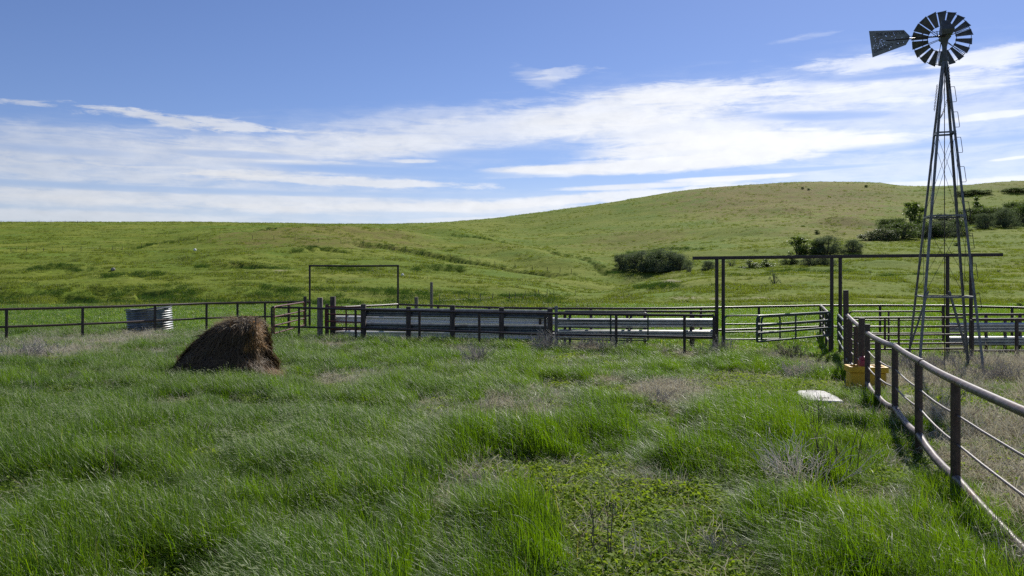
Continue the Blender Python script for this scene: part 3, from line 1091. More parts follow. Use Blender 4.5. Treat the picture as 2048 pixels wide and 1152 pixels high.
def wbeam(mb, p0, p1, front):
    p0, p1 = Vector(p0), Vector(p1)
    prof = [(s, u) for s, u in WP] + [(s - 0.005, u) for s, u in reversed(WP)]
    mb.prism(prof, p0, p1, Vector(front), Vector((0, 0, 1)))


def wood_post(label, px, row_top, Y, w, mat, h=None, group=None):
    x, y = XY(px, Y)
    top = CAMH + (HZ - row_top) / 1600 * Y
    ang = rng.uniform(-0.15, 0.15)
    mb = MB()
    ax = Vector((math.cos(ang), math.sin(ang), 0))
    ay = Vector((-math.sin(ang), math.cos(ang), 0))
    mb.box((x, y, -0.4), w, w, top + 0.4, ax, ay, 0.02, 0.97)
    o = mb.build('wooden_post', mat, None, (0, 0, 0))
    return tag(o, label, 'post', group or 'weathered wooden posts of the corral')


def windbreak(label, beams, posts, mat, mat_post, post_w=0.17, group='guardrail walls of the corral'):
    x0, y0 = posts[0][0], posts[0][1]
    root = thing('guardrail_fence', label, 'guardrail', (x0, y0, 0), group)
    for (a, b_, z) in beams:
        # overlapping beam lengths
        a, b_ = Vector(a), Vector(b_)
        n = max(1, round((b_ - a).length / 3.8))
        d = (b_ - a).normalized()
        fr = Vector((d.y, -d.x, 0))
        for k in range(n):
            q0 = a.lerp(b_, k / n) - d * (0.12 if k else 0)
            q1 = a.lerp(b_, (k + 1) / n)
            mb = MB()
            off = fr * (0.008 * (k % 2))
            dzz = rng.normal(0, 0.008)
            wbeam(mb, q0 + off + Vector((0, 0, z + dzz)), q1 + off + Vector((0, 0, z - dzz)), fr)
            part(root, 'beam', mb, mat)
    for (x, y, h, w) in posts:
        mb = MB()
        ang = rng.uniform(-0.1, 0.1)
        mb.box((x, y, -0.4), w, w, h + 0.4, (math.cos(ang), math.sin(ang), 0), (-math.sin(ang), math.cos(ang), 0), 0.02, 0.97)
        part(root, 'post', mb, mat_post)
    return root


def hrow(row, Y):
    return CAMH + (HZ - row) / 1600 * Y


# near wall of the chute: two beams on square wooden posts
wp = []
for px, row, Y in ((727, 608, 29.3), (817, 613, 28.9), (905, 610, 28.5), (1003, 614.5, 28.0), (1100, 616, 27.6)):
    x, y = XY(px, Y)
    wp.append((x, y, hrow(row, Y), 0.18))
A0 = Vector((wp[0][0], wp[0][1] + 0.14, 0))
A1 = Vector((wp[-1][0], wp[-1][1] + 0.14, 0))
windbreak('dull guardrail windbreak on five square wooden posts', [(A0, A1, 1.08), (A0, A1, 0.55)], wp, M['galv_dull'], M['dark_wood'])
# far wall of the chute
B0 = Vector((*XY(662, 31.2), 0))
B1 = Vector((*XY(1112, 30.0), 0))
fp = [(*XY(px, Y + 0.16), hrow(622, Y), 0.16) for px, Y in ((770, 30.9), (860, 30.7), (955, 30.4), (1050, 30.2))]
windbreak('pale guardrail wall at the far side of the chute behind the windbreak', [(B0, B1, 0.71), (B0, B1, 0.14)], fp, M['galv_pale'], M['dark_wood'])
# pale rails behind the green gate
C0 = Vector((*XY(1112, 27.15), 0))
C1 = Vector((*XY(1433, 27.0), 0))
cp = [(*XY(px, 27.2), 1.1, 0.09) for px in (1140, 1262, 1386)]
windbreak('pale guardrails behind the dark green gate and front fence', [(C0, C1, 0.83), (C0, C1, 0.44)], cp, M['galv'], M['dark_pipe'])
D0 = Vector((*XY(1897, 25.8), 0))
D1 = Vector((*XY(2300, 25.8), 0))
dp = [(*XY(px, 26.0), 1.0, 0.09) for px in (1930, 2010, 2110, 2250)]
windbreak('pale guardrails at the right edge behind the windmill legs', [(D0, D1, 0.76), (D0, D1, 0.32)], dp, M['galv'], M['dark_pipe'])

wood_post('thick grey weathered square wooden post left of the red gate', 640, 595, 30.6, 0.20, M['wood'])
wood_post('dark thick square wooden post behind the red gate', 666, 593, 31.0, 0.19, M['dark_wood'])
wood_post('short dark wooden post between the two thick posts at the red gate', 654, 608, 30.9, 0.13, M['dark_wood'])
wood_post('tall slim grey wooden post standing alone beyond the back pen fence', 863, 564, 38.0, 0.13, M['wood'])
wood_post('short grey wooden post beyond the back pen fence beside the tall one', 832.5, 594, 38.6, 0.17, M['wood'])
o = MB().tube([(*XY(1112.5, 26.5), -0.3), (*XY(1112.5, 26.5), 1.42)], 0.055, 10).build('pipe_post', M['galv_dull'])
tag(o, 'blue grey steel post at the hinge of the dark green gate', 'post')

# ------------------------------------------------------------------ windmill
MC = Vector((11.84, 21.9, 0))
wm = thing('windmill', 'old steel farm windmill with eighteen blade wheel and bullet holed tail vane', 'windmill', MC)
corners = {'A': Vector((11.36, 23.0, 0)), 'B': Vector((10.83, 21.33, 0)), 'C': Vector((12.85, 22.5, 0)), 'D': Vector((12.31, 20.83, 0))}
APEX = 9.06


def legpt(k, z):
    c = corners[k]
    s = 1 - z / APEX
    p = MC + (c - MC) * s
    return Vector((p.x, p.y, z))


def legmesh(k, z0, z1, mat):
    c = (corners[k] - MC)
    # the angle iron opens towards the tower axis
    e1 = {'A': 'B', 'B': 'A', 'C': 'D', 'D': 'C'}[k]
    e2 = {'A': 'C', 'B': 'D', 'C': 'A', 'D': 'B'}[k]
    s = (corners[e1] - corners[k]).normalized()
    u = (corners[e2] - corners[k]).normalized()
    w, th = 0.063, 0.009
    mb = MB()
    mb.prism([(0, 0), (w, 0), (w, th), (th, th), (th, w), (0, w)], legpt(k, z0), legpt(k, z1), s, u)
    return mb


for k in 'ABCD':
    if k == 'D':
        lg = part(wm, 'leg', legmesh(k, -0.3, 8.45, None), M['tower'])
    else:
        lg = part(wm, 'leg', legmesh(k, -0.3, 8.45, None), M['tower'])
faces = [('A', 'B'), ('B', 'D'), ('D', 'C'), ('C', 'A')]
for z in (1.87, 4.06, 6.33):
    for (a, b_) in faces:
        p, q = legpt(a, z), legpt(b_, z)
        mb = MB()
        d = (q - p).normalized()
        out = Vector((d.y, -d.x, 0))
        mb.prism([(-0.004, -0.022), (0.004, -0.022), (0.004, 0.018), (0.04, 0.018), (0.04, 0.024), (-0.004, 0.024)], p, q, -out, Vector((0, 0, 1)))
        part(wm, 'girt', mb, M['tower'])
for (z0, z1) in ((1.9, 4.04), (4.08, 6.3), (6.36, 8.2)):
    for (a, b_) in faces:
        for (p, q) in ((a, b_), (b_, a)):
            if z0 > 6 and p > q:
                continue
            mb = MB()
            mb.tube([legpt(p, z0), legpt(q, z1)], 0.0055, 6)
            part(wm, 'brace_rod', mb, M['dark_pipe'])
for (a, b_) in (('C', 'A'), ('B', 'D')):
    p0, q0 = legpt(a, 0.05), legpt(b_, 0.05)
    pt_, qt = legpt(a, 2.0), legpt(b_, 2.0)
    for (foot, mid) in ((p0, pt_.lerp(qt, 0.30)), (q0, qt.lerp(pt_, 0.30))):
        if a == 'B':
            continue
        mb = MB()
        d = (mid - foot).normalized()
        s = d.cross(Vector((0, 0, 1))).normalized()
        u = s.cross(d)
        mb.prism([(0, 0), (0.05, 0), (0.05, 0.007), (0.007, 0.007), (0.007, 0.05), (0, 0.05)], foot, mid, s, u)
        part(wm, 'foot_brace', mb, M['tower'])
# climbing steps bent out of rod on the right front leg
for z in (1.55, 2.35, 3.15, 4.0, 4.95, 5.75, 6.45, 7.15):
    p = legpt('D', z)
    q = legpt('D', z + 0.42)
    out = Vector((0.82, -0.25, 0)).normalized() * 0.095
    mb = MB()
    mb.tube([q, q + out * 0.9, q + out + Vector((0, 0, -0.03)), p + out + Vector((0, 0, 0.03)), p + out * 0.9, p], 0.008, 6)
    part(wm, 'step', mb, M['dark_pipe'])
# pump rod pipe in the middle
mb = MB()
mb.tube([(MC.x, MC.y, 0), (MC.x, MC.y, 8.9)], 0.012, 6)
part(wm, 'pump_rod', mb, M['dark_pipe'])
# head
AA = R(17)
tt = Vector((math.cos(AA), -math.sin(AA), 0))
nn = Vector((math.sin(AA), math.cos(AA), 0))
HUBZ = CAMH + (HZ - 71) / 1600 * 21.9
HC = Vector((MC.x, MC.y, HUBZ))
mb = MB()
mb.tube([(MC.x, MC.y, 8.15), (MC.x, MC.y, 8.8)], 0.06, 12)
mb.tube([(MC.x, MC.y, 8.32), (MC.x, MC.y, 8.42)], 0.10, 12)
part(wm, 'mast_pipe', mb, M['mill'])
# gearbox helmet: a faceted hood, taller towards the back
mb = MB()


def hp(s, d, z):
    return tuple(HC + tt * s + nn * d + Vector((0, 0, z)))


hood = [(-0.105, -0.18, -0.02), (0.19, -0.16, 0.02), (0.19, 0.14, 0.02), (-0.105, 0.16, -0.02),
        (-0.105, -0.22, 0.12), (0.215, -0.20, 0.13), (0.215, 0.15, 0.13), (-0.105, 0.18, 0.12),
        (-0.085, -0.10, 0.37), (0.085, -0.09, 0.37), (0.085, 0.06, 0.37), (-0.085, 0.06, 0.37),
        (-0.075, -0.06, 0.40), (0.07, -0.06, 0.40), (0.07, 0.03, 0.40), (-0.075, 0.03, 0.40)]
mb.v += [hp(*q) for q in hood]
for l in range(3):
    for k in range(4):
        k2 = (k + 1) % 4
        mb.face(l * 4 + k, l * 4 + k2, l * 4 + 4 + k2, l * 4 + 4 + k)
mb.face(3, 2, 1, 0)
mb.face(12, 13, 14, 15)
part(wm, 'gear_hood', mb, M['mill'])
mb = MB()
mb.tube([hp(0, 0, -0.34), hp(0, 0, -0.12), hp(0.02, 0, -0.02)], [0.055, 0.10, 0.15], 14)
mb.tube([hp(0.03, -0.1, 0.02), hp(0.03, 0.36, 0.02)], 0.04, 12)
part(wm, 'gear_case', mb, M['mill'])
# wheel on the far side
WR = 0.76
WC = HC + nn * 0.32 + tt * 0.0 + Vector((0, 0, 0.0))


def wp_(r, ang, d=0.0):
    return WC + tt * (r * math.cos(ang)) + Vector((0, 0, r * math.sin(ang))) + nn * d


mb = MB()
for (rr, d) in ((0.48 * WR, 0.0), (0.955 * WR, 0.0)):
    ring = [wp_(rr, 2 * math.pi * k / 54, d) for k in range(55)]
    mb.tube(ring, 0.009, 6, False)
mb.tube([wp_(0, 0, -0.09), wp_(0, 0, 0.09)], 0.07, 14)
for k in range(6):
    a = R(80 - 60 * k)
    for da, dd in ((-0.035, -0.07), (0.035, 0.07)):
        mb.tube([wp_(0.05, a, dd), wp_(0.96 * WR, a + da, 0.0)], 0.0085, 6)
wheel = part(wm, 'wheel', mb, M['mill'])
for k in range(18):
    a = R(90 + 20 * k)
    er = Vector((0, 0, 1)) * math.sin(a) + tt * math.cos(a)
    et = Vector((0, 0, 1)) * math.cos(a) - tt * math.sin(a)
    grid = []
    for r_f in (0.45, 0.74, 1.0):
        w = (0.105 + 0.165 * (r_f - 0.45) / 0.55) * WR
        row_ = []
        for j in (-1, -0.33, 0.33, 1):
            pitch = R(30)
            off = et * (j * w * math.cos(pitch) * 0.58) + nn * (j * w * math.sin(pitch) * 0.58 + 0.012 * (1 - j * j))
            row_.append(WC + er * (r_f * WR) + off)
        grid.append(row_)
    mb = MB()
    mb.sheet(grid, 0.004)
    part(wm, 'blade', mb, M['mill'], wheel)

# tail: boom, brace, vane with shot holes


def tail_s(px, row):
    u = (px - 1024) / 1600.0
    c0 = HC - nn * 0.14
    s = (c0.x - u * c0.y) / (tt.x + u * (-tt.y))
    Y = c0.y - tt.y * s
    return s, CAMH + (HZ - row) / 1600 * Y


def tail_w(s, z):
    c0 = HC - nn * 0.14
    p = c0 - tt * s
    return Vector((p.x, p.y, z))


outline = [tail_s(*q) for q in ((1737.9, 62), (1807.9, 60), (1819.7, 72), (1818, 80), (1811.8, 90), (1745, 115))]
holes = [(155, 560), (180, 598), (188, 640), (175, 705), (145, 765), (232, 745), (230, 772), (280, 655), (268, 622), (298, 610), (288, 668), (262, 690), (312, 720), (282, 742),
         (345, 695), (388, 640), (380, 552), (410, 510), (362, 545), (505, 495), (520, 530), (475, 560), (540, 575), (520, 600), (588, 678), (682, 660), (555, 670), (435, 778), (460, 740),
         (385, 718), (245, 570), (210, 680), (205, 715), (245, 715), (325, 640), (352, 640), (262, 655), (300, 690), (160, 725), (655, 575)]
cu = bpy.data.curves.new('vane_outline', 'CURVE')
cu.dimensions = '2D'
cu.fill_mode = 'BOTH'
cu.extrude = 0.003


def spline(pts):
    sp_ = cu.splines.new('POLY')
    sp_.points.add(len(pts) - 1)
    for p, (a, b_) in zip(sp_.points, pts):
        p.co = (a, b_, 0, 1)
    sp_.use_cyclic_u = True


zc = HUBZ
spline([(s, z - zc) for s, z in outline])
for (a, b_) in holes:
    s, z = tail_s(1730 + a / 8.86, 10 + b_ / 8.86)
    r = rng.uniform(0.006, 0.0125)
    n = 7
    spline([(s + r * rng.uniform(0.7, 1.2) * math.cos(2 * math.pi * k / n), z - zc + r * rng.uniform(0.7, 1.2) * math.sin(2 * math.pi * k / n)) for k in range(n)])
tmp = bpy.data.objects.new('vane_outline', cu)
COL.objects.link(tmp)


def curve_mesh(ob):
    dg = bpy.context.evaluated_depsgraph_get()
    dg.update()
    me_ = bpy.data.meshes.new_from_object(ob.evaluated_get(dg))
    cd = ob.data
    bpy.data.objects.remove(ob)
    bpy.data.curves.remove(cd)
    return me_


vm_ = curve_mesh(tmp)
vm_.name = 'tail_vane'
vm_.materials.clear()
for v in vm_.vertices:
    s, z, d = v.co
    w_ = tail_w(s, z + zc) + nn * d
    v.co = w_ - MC
vm_.materials.append(M['vane'])
vane = link(bpy.data.objects.new('tail_vane', vm_), wm)


def vane_text(txt, px, row, size_px, slope=0.0, squeeze=1.0):
    c = bpy.data.curves.new('lettering', 'FONT')
    c.body = txt
    c.size = 1.0
    c.extrude = 0.0
    ob = bpy.data.objects.new('lettering', c)
    COL.objects.link(ob)
    m_ = curve_mesh(ob)
    s0, z0 = tail_s(px, row)
    k = size_px / 1600.0 * 21.9
    for v in m_.vertices:
        x, y, _ = v.co
        s = s0 - x * k * squeeze
        z = z0 + y * k + x * k * squeeze * slope
        v.co = tail_w(s, z) - nn * 0.0065 - MC
    m_.materials.clear()
    m_.materials.append(M['letter'])
    m_.name = 'lettering'
    return link(bpy.data.objects.new('lettering', m_), vane)


vane_text('THE AERMOTOR', 1752, 72.5, 9.5, 0.0, 0.74)
vane_text('CO.', 1791, 90, 10.0, 0.05, 0.9)
vane_text('CHICAGO', 1747.5, 106.5, 9.0, 0.36, 0.85)
mb = MB()
mb.tube([tail_w(0.0, HUBZ - 0.05), tail_w(1.0, HUBZ - 0.05), tail_w(1.48, HUBZ - 0.055)], [0.022, 0.02, 0.016], 8)
mb.tube([tail_w(0.02, HUBZ + 0.10), tail_w(0.5, HUBZ + 0.06), tail_w(1.0, HUBZ - 0.005)], 0.007, 6)
mb.tube([tail_w(0.20, HUBZ - 0.05), tail_w(0.215, HUBZ + 0.10)], 0.013, 6)
mb.tube([tail_w(0.56, HUBZ - 0.33), tail_w(0.57, HUBZ + 0.07)], 0.010, 6)
part(wm, 'tail_boom', mb, M['dark_pipe'])


# chains hanging on the tower
def chain(label, a, b_, sag):
    a, b_ = Vector(a), Vector(b_)
    L = (b_ - a).length
    n = int(L / 0.036)
    mb = MB()
    pts = []
    for i in range(n + 1):
        t_ = i / n
        p = a.lerp(b_, t_)
        p.z -= sag * 4 * t_ * (1 - t_)
        pts.append(p)
    for i in range(n):
        c = (pts[i] + pts[i + 1]) / 2
        d = (pts[i + 1] - pts[i]).normalized()
        s = d.cross(Vector((0.3, 0.8, 0.1))).normalized()
        if i % 2:
            s = s.cross(d)
        ring = [c + d * (0.028 * math.cos(2 * math.pi * k / 8)) + s * (0.016 * math.sin(2 * math.pi * k / 8)) for k in range(9)]
        mb.tube(ring, 0.0055, 5, False)
    o = mb.build('chain', M['chain'])
    tag(o, label, 'chain', 'chains hanging on the windmill tower')
    return o


chain('rusty chain looped across between the tower legs near the top', P(1895.5, 192, 20.23), P(1877, 238, 20.23), 0.12)
chain('rusty chain hanging down the outside of the right tower leg', P(1897, 132, 20.23), P(1900, 176, 20.20), 0.0)
chain('rusty chain hanging beside the left tower leg', P(1874.5, 170, 20.23), P(1868.5, 222, 20.20), 0.0)

MK = 0.93
wm.scale = (MK, MK, MK)
wm.location = (MC.x * MK, MC.y * MK, CAMH * (1 - MK))
# ------------------------------------------------------------------ stock tank
tx, ty = XY(301, 34.6)
tk = thing('stock_tank', 'leaning corrugated steel stock tank behind the left fence', 'water tank', (tx, ty, 0))
Rt, Ht = 0.905, 1.02
mb = MB()
nz, ns = 90, 64
tilt = Matrix.Rotation(R(-4.6), 3, 'Y')
base = len(mb.v)
for i in range(nz + 1):
    z = Ht * i / nz
    r = Rt + 0.022 * math.cos(2 * math.pi * z / (Ht / 10.5))
    for k in range(ns):
        th = 2 * math.pi * k / ns
        dent = 1 + 0.012 * math.sin(3 * th + 1)
        p = tilt @ Vector((r * dent * math.cos(th), r * dent * math.sin(th), z))
        mb.v.append((tx + p.x, ty + p.y, p.z - 0.05))
for i in range(nz):
    for k in range(ns):
        k2 = (k + 1) % ns
        mb.face(i * ns + k, i * ns + k2, (i + 1) * ns + k2, (i + 1) * ns + k)
part(tk, 'wall', mb, M['tank'])
mb = MB()
ring = []
for k in range(49):
    th = 2 * math.pi * k / 48
    wv = 0.018 * math.sin(2 * th + 0.6) + 0.012 * math.sin(5 * th)
    p = tilt @ Vector(((Rt + 0.03) * math.cos(th), (Rt + 0.03) * math.sin(th), Ht + 0.02 + wv))
    ring.append((tx + p.x, ty + p.y, p.z - 0.05))
mb.tube(ring, 0.028, 8, False)
part(tk, 'rim', mb, M['galv_dull'])
mb = MB()
c0 = len(mb.v)
for k in range(48):
    th = 2 * math.pi * k / 48
    p = tilt @ Vector(((Rt - 0.03) * math.cos(th), (Rt - 0.03) * math.sin(th), Ht - 0.3))
    mb.v.append((tx + p.x, ty + p.y, p.z))
mb.face(*range(c0, c0 + 48))
part(tk, 'water', mb, M['inside'])

# ------------------------------------------------------------------ waterer, slabs
wx, wy = 7.50, 16.95
wt = thing('waterer', 'yellow livestock waterer with two drinking bowls under the pipe fence', 'waterer', (wx, wy, 0))
fd_ = Vector((0.985, -0.17, 0)).normalized()
gd_ = Vector((0.17, 0.985, 0)).normalized()
mb = MB()
mb.box((wx, wy, -0.2), 0.77, 0.46, 0.62, fd_, gd_, 0.03)
part(wt, 'body', mb, M['yellow'])
# the lip with two openings, made of bars around the bowls
mb = MB()
zt, zb = 0.545, 0.425


def wpt(a, d, z):
    p = Vector((wx, wy, z)) + fd_ * a + gd_ * d
    return p


for (a0, a1, d0, d1) in ((-0.42, 0.42, -0.26, -0.19), (-0.42, 0.42, 0.19, 0.26), (-0.42, -0.35, -0.188, 0.188), (0.35, 0.42, -0.188, 0.188), (-0.13, 0.13, -0.188, 0.188)):
    c = wpt((a0 + a1) / 2, (d0 + d1) / 2, zb)
    mb.box(c, a1 - a0, d1 - d0, zt - zb, fd_, gd_, 0.012)
part(wt, 'rim', mb, M['yellow'])
for s in (-1, 1):
    mb = MB()
    mb.box(wpt(s * 0.24, 0, 0.30), 0.215, 0.37, 0.155, fd_, gd_, 0.0)
    part(wt, 'bowl', mb, M['inside'])
mb = MB()
mb.box(wpt(-0.05, 0, zt + 0.001), 0.20, 0.26, 0.13, fd_, gd_, 0.03)
mb.tube([wpt(-0.06, 0, zt + 0.12), wpt(-0.06, 0, zt + 0.18), wpt(-0.06, 0, zt + 0.205)], [0.085, 0.075, 0.04], 18)
part(wt, 'red_lid', mb, M['red'])

wt.scale = (0.93, 0.93, 1.0)
sx_, sy_ = XY(1638, 15.3)
sl = thing('hatch_cover', 'pale weathered slab hatch cover lying in the grass left of the waterer', 'cover', (sx_, sy_, 0.12))
mb = MB()
cn = [(-0.36, -0.45), (0.30, -0.56), (0.36, -0.10), (0.33, 0.52), (0.25, 0.60), (-0.22, 0.60), (-0.30, 0.50), (-0.40, -0.15)]
b0 = 0
for z in (-0.035, 0.0, 0.010):
    ins = 1.0 if z < 0.01 else 0.975
    for (a, d) in cn:
        mb.v.append((sx_ + a * 0.88 * ins, sy_ + d * 0.9 * ins, 0.15 + z + 0.045 * d))
for l in (0, 8):
    for k in range(8):
        k2 = (k + 1) % 8
        mb.face(l + k, l + k2, l + 8 + k2, l + 8 + k)
mb.face(*range(16, 24))
part(sl, 'slab', mb, M['slab'])
for d in (-0.25, 0.42):
    mb = MB()
    mb.tube([(sx_ - 0.09, sy_ + d, 0.155 + 0.045 * d), (sx_ - 0.08, sy_ + d, 0.185 + 0.045 * d), (sx_ + 0.08, sy_ + d, 0.185 + 0.045 * d), (sx_ + 0.09, sy_ + d, 0.155 + 0.045 * d)], 0.008, 6)
    part(sl, 'handle', mb, M['dark_pipe'])
x2, y2 = XY(1824, 15.6)
mb = MB()
mb.box((x2, y2, -0.05), 0.34, 1.0, 0.13, (1, 0.1, 0), (-0.1, 1, 0), 0.02)
tag(mb.build('concrete_slab', M['slab']), 'small pale concrete slab half hidden in dry grass right of the fence', 'slab')

# ------------------------------------------------------------------ hay pile
hx, hy = XY(452, 19.5)
hay = thing('hay_pile', 'dark old slumped hay pile standing in the tall grass', 'hay', (hx, hy, 0))
hz_lv = [(735, 352, 540), (722, 361, 531), (700, 382, 527), (684, 396, 526), (668, 414, 525), (657, 429, 524), (650, 443, 521), (645, 456, 517), (641, 468, 512), (637, 480, 504)]
prof = []
for (row, pl_, pr_) in hz_lv:
    z = hrow(row, 19.5)
    prof.append((z, XY(pl_, 19.5)[0], XY(pr_, 19.5)[0]))
prof = [(-0.1, prof[0][1] - 0.1, prof[0][2] + 0.15)] + prof
pz = np.array([p[0] for p in prof])
pz = pz + (pz - pz[0]) * 0
plx = np.array([p[1] for p in prof])
prx = np.array([p[2] for p in prof])


def hay_pt(z, th):
    l = np.interp(z, pz, plx)
    r = np.interp(z, pz, prx)
    cx, rx = (l + r) / 2, (r - l) / 2
    ry = 0.74 * rx + 0.03
    k = 1 + 0.28 * (fbm(np.cos(th) * 2.8 + 5, np.sin(th) * 2.8 + z * 3.4, 400, 4, 0.65) - 0.5) * 2
    c, s_ = np.cos(th), np.sin(th)
    e = np.where(c > 0, 0.50, 1.0)          # the right end is still blocky, the left has slumped
    a, b_ = rx * k * np.sign(c) * np.abs(c) ** e, ry * k * np.sign(s_) * np.abs(s_) ** np.where(c > 0, 0.62, 1.0)
    t_ = R(-14)
    return np.array([cx + a * math.cos(t_) - b_ * math.sin(t_) * 0.4, hy + a * math.sin(t_) * 0.4 + b_ * math.cos(t_), z])


mb = MB()
nzl, nth = 26, 56
ztop = pz[-1]
for i in range(nzl):
    z = pz[0] + (ztop - pz[0]) * i / (nzl - 1)
    for k in range(nth):
        th = 2 * math.pi * k / nth
        p = hay_pt(np.array(z), np.array(th))
        mb.v.append(tuple(float(q) for q in p))
for i in range(nzl - 1):
    for k in range(nth):
        k2 = (k + 1) % nth
        mb.face(i * nth + k, i * nth + k2, (i + 1) * nth + k2, (i + 1) * nth + k)
cxt = float((plx[-1] + prx[-1]) / 2)
mb.v.append((cxt, hy, float(ztop) + 0.03))
for k in range(nth):
    mb.face((nzl - 1) * nth + k, (nzl - 1) * nth + (k + 1) % nth, len(mb.v) - 1)
part(hay, 'heap', mb, M['hay'])


def strands(n, zlo, zhi, th_f, length, width, out, mat, name, down=1.0):
    mb = MB()
    for _ in range(n):
        z = random.uniform(zlo, zhi)
        th = th_f()
        p = Vector(hay_pt(np.array(z), np.array(th)))
        p2 = Vector(hay_pt(np.array(max(z - 0.15, pz[0])), np.array(th + random.uniform(-0.1, 0.1))))
        nrm = Vector((math.cos(th), math.sin(th), 0.25))
        d = (p2 - p).normalized() * down + nrm * random.uniform(0.0, out) + Vector([random.gauss(0, 0.30) for _ in range(3)])
        d.normalize()
        L = length * random.uniform(0.5, 1.4)
        q0 = p + nrm * 0.01 - d * L * 0.3
        q1 = q0 + d * L * 0.5 + nrm * random.uniform(0, 0.04)
        q2 = q0 + d * L + Vector((0, 0, -0.25 * L * random.random()))
        s = d.cross(nrm)
        if s.length < 1e-3:
            continue
        s = s.normalized() * width * random.uniform(0.5, 1.2)
        b0 = len(mb.v)
        mb.v += [tuple(q0 - s), tuple(q0 + s), tuple(q1 - s), tuple(q1 + s), tuple(q2)]
        mb.face(b0, b0 + 1, b0 + 3, b0 + 2)
        mb.face(b0 + 2, b0 + 3, b0 + 4)
    return part(hay, name, mb, mat, None, False)


allth = lambda: random.uniform(0, 2 * math.pi)
strands(9500, 0.0, float(ztop), allth, 0.34, 0.006, 0.35, M['hay'], 'loose_straw')
strands(420, 0.1, float(ztop) * 0.9, allth, 0.55, 0.022, 0.35, M['hay'], 'matted_straw')
strands(1300, float(ztop) * 0.84, float(ztop), allth, 0.30, 0.004, 0.9, M['grey_hay'], 'grey_straw', 0.3)
strands(2600, float(ztop) * 0.50, float(ztop) * 0.95, lambda: random.uniform(R(-50), R(5)), 0.20, 0.007, 0.6, M['sunlit_hay'], 'sunlit_straw', 0.6)  # sun glow of the upper right end, put into the straw colour
strands(900, 0.0, 0.45, lambda: random.gauss(R(-10), R(20)), 0.25, 0.006, 0.6, M['grey_hay'], 'grey_straw', 0.8)
mb = MB()
for _ in range(1500):
    px_ = random.gauss(556, 13)
    p = Vector((*XY(px_, 19.2 + random.gauss(0, 0.28)), 0.02 + 0.22 * random.random() * max(0, 1 - (px_ - 535) / 45)))
    d = Vector((random.gauss(0, 1), random.gauss(0, 1), random.gauss(0.05, 0.25))).normalized()
    s = d.cross(Vector((0, 0, 1))).normalized() * 0.004
    q = p + d * random.uniform(0.08, 0.25)
    b0 = len(mb.v)
    mb.v += [tuple(p - s), tuple(p + s), tuple(q)]
    mb.face(b0, b0 + 1, b0 + 2)
part(hay, 'fallen_straw', mb, M['tan_hay'], None, False)
# wisps blown out of the upper left shoulder
mb = MB()
for _ in range(170):
    p = Vector(hay_pt(np.array(float(ztop) * random.uniform(0.84, 0.99)), np.array(R(random.uniform(165, 235)))))
    d = Vector((-0.75 + random.gauss(0, 0.15), random.gauss(0, 0.3), 0.5 + random.gauss(0, 0.18))).normalized()
    L = random.uniform(0.15, 0.36)
    s = d.cross(Vector((0, 1, 0))).normalized() * 0.003
    b0 = len(mb.v)
    q = p + d * L
    mb.v += [tuple(p - s), tuple(p + s), tuple(q)]
    mb.face(b0, b0 + 1, b0 + 2)
part(hay, 'straw_wisps', mb, M['grey_hay'], None, False)

# ------------------------------------------------------------------ wire fences far off


def wire_fence(label, spots, hpx, mat, lean=0.05, wires=3, start=30.0, group='barbed wire fences on the hills', rp=0.06):
    pts = []
    for px, row in spots:
        x, y = hit(px, row, start)
        pts.append((x, y, gz(x, y)))
    root = thing('wire_fence', label, 'fence', pts[0], group)
    tops = []
    for (x, y, z), (px, row) in zip(pts, spots):
        h = hpx / 1600.0 * y * random.uniform(0.85, 1.1)
        h = min(max(h, 0.9), 1.9)
        l = random.gauss(0, lean)
        mb = MB()
        mb.tube([(x, y, z - 0.3), (x + l * h * 0.5, y, z + h * 0.5), (x + l * h, y, z + h)], [rp, rp * 0.93, rp * 0.8], 7)
        part(root, 'post', mb, mat)
        tops.append((x + l * h, y, z, h))
    for f_ in (0.45, 0.7, 0.92)[:wires]:
        mb = MB()
        mb.tube(sagline([Vector((x, y, z + h * f_)) for (x, y, z, h) in tops], 0.03, 2), 0.004, 4)
        part(root, 'wire', mb, M['dark_pipe'])
    return root


wire_fence('barbed wire fence climbing across the left hillside to the crest of the mound',
           [(22, 503), (53, 503), (87, 503), (125, 502), (162, 502), (200, 501), (225, 501), (245, 500), (283, 496), (320, 492), (358, 487), (395, 482), (440, 480), (505, 479), (548, 480), (590, 482), (637, 485), (682, 487)], 9, M['dark_wood'])
wire_fence('barbed wire fence following the gully down the middle of the hillside',
           [(726, 490), (770, 494), (812, 502), (858, 512), (902, 518), (940, 524), (990, 531), (1030, 537), (1065, 541), (1095, 543), (1120, 545), (1143, 547)], 9, M['dark_wood'])
wire_fence('barbed wire fence standing on the left skyline', [(-40, 449), (2, 449), (24, 449), (52, 449), (78, 448.5), (102, 448.5), (130, 448), (155, 448), (172, 448)], 8, M['dark_wood'], 0.02)
wire_fence('leaning post and wire fence in the low meadow behind the pens',
           [(880, 610), (936, 606), (961, 605), (984, 603.5), (1018, 604), (1030, 603), (1042, 603), (1071, 598), (1079, 597), (1093, 594), (1103, 593), (1108, 592), (1150, 590)], 12, M['wood'], 0.2, 1, 40.0, rp=0.035)


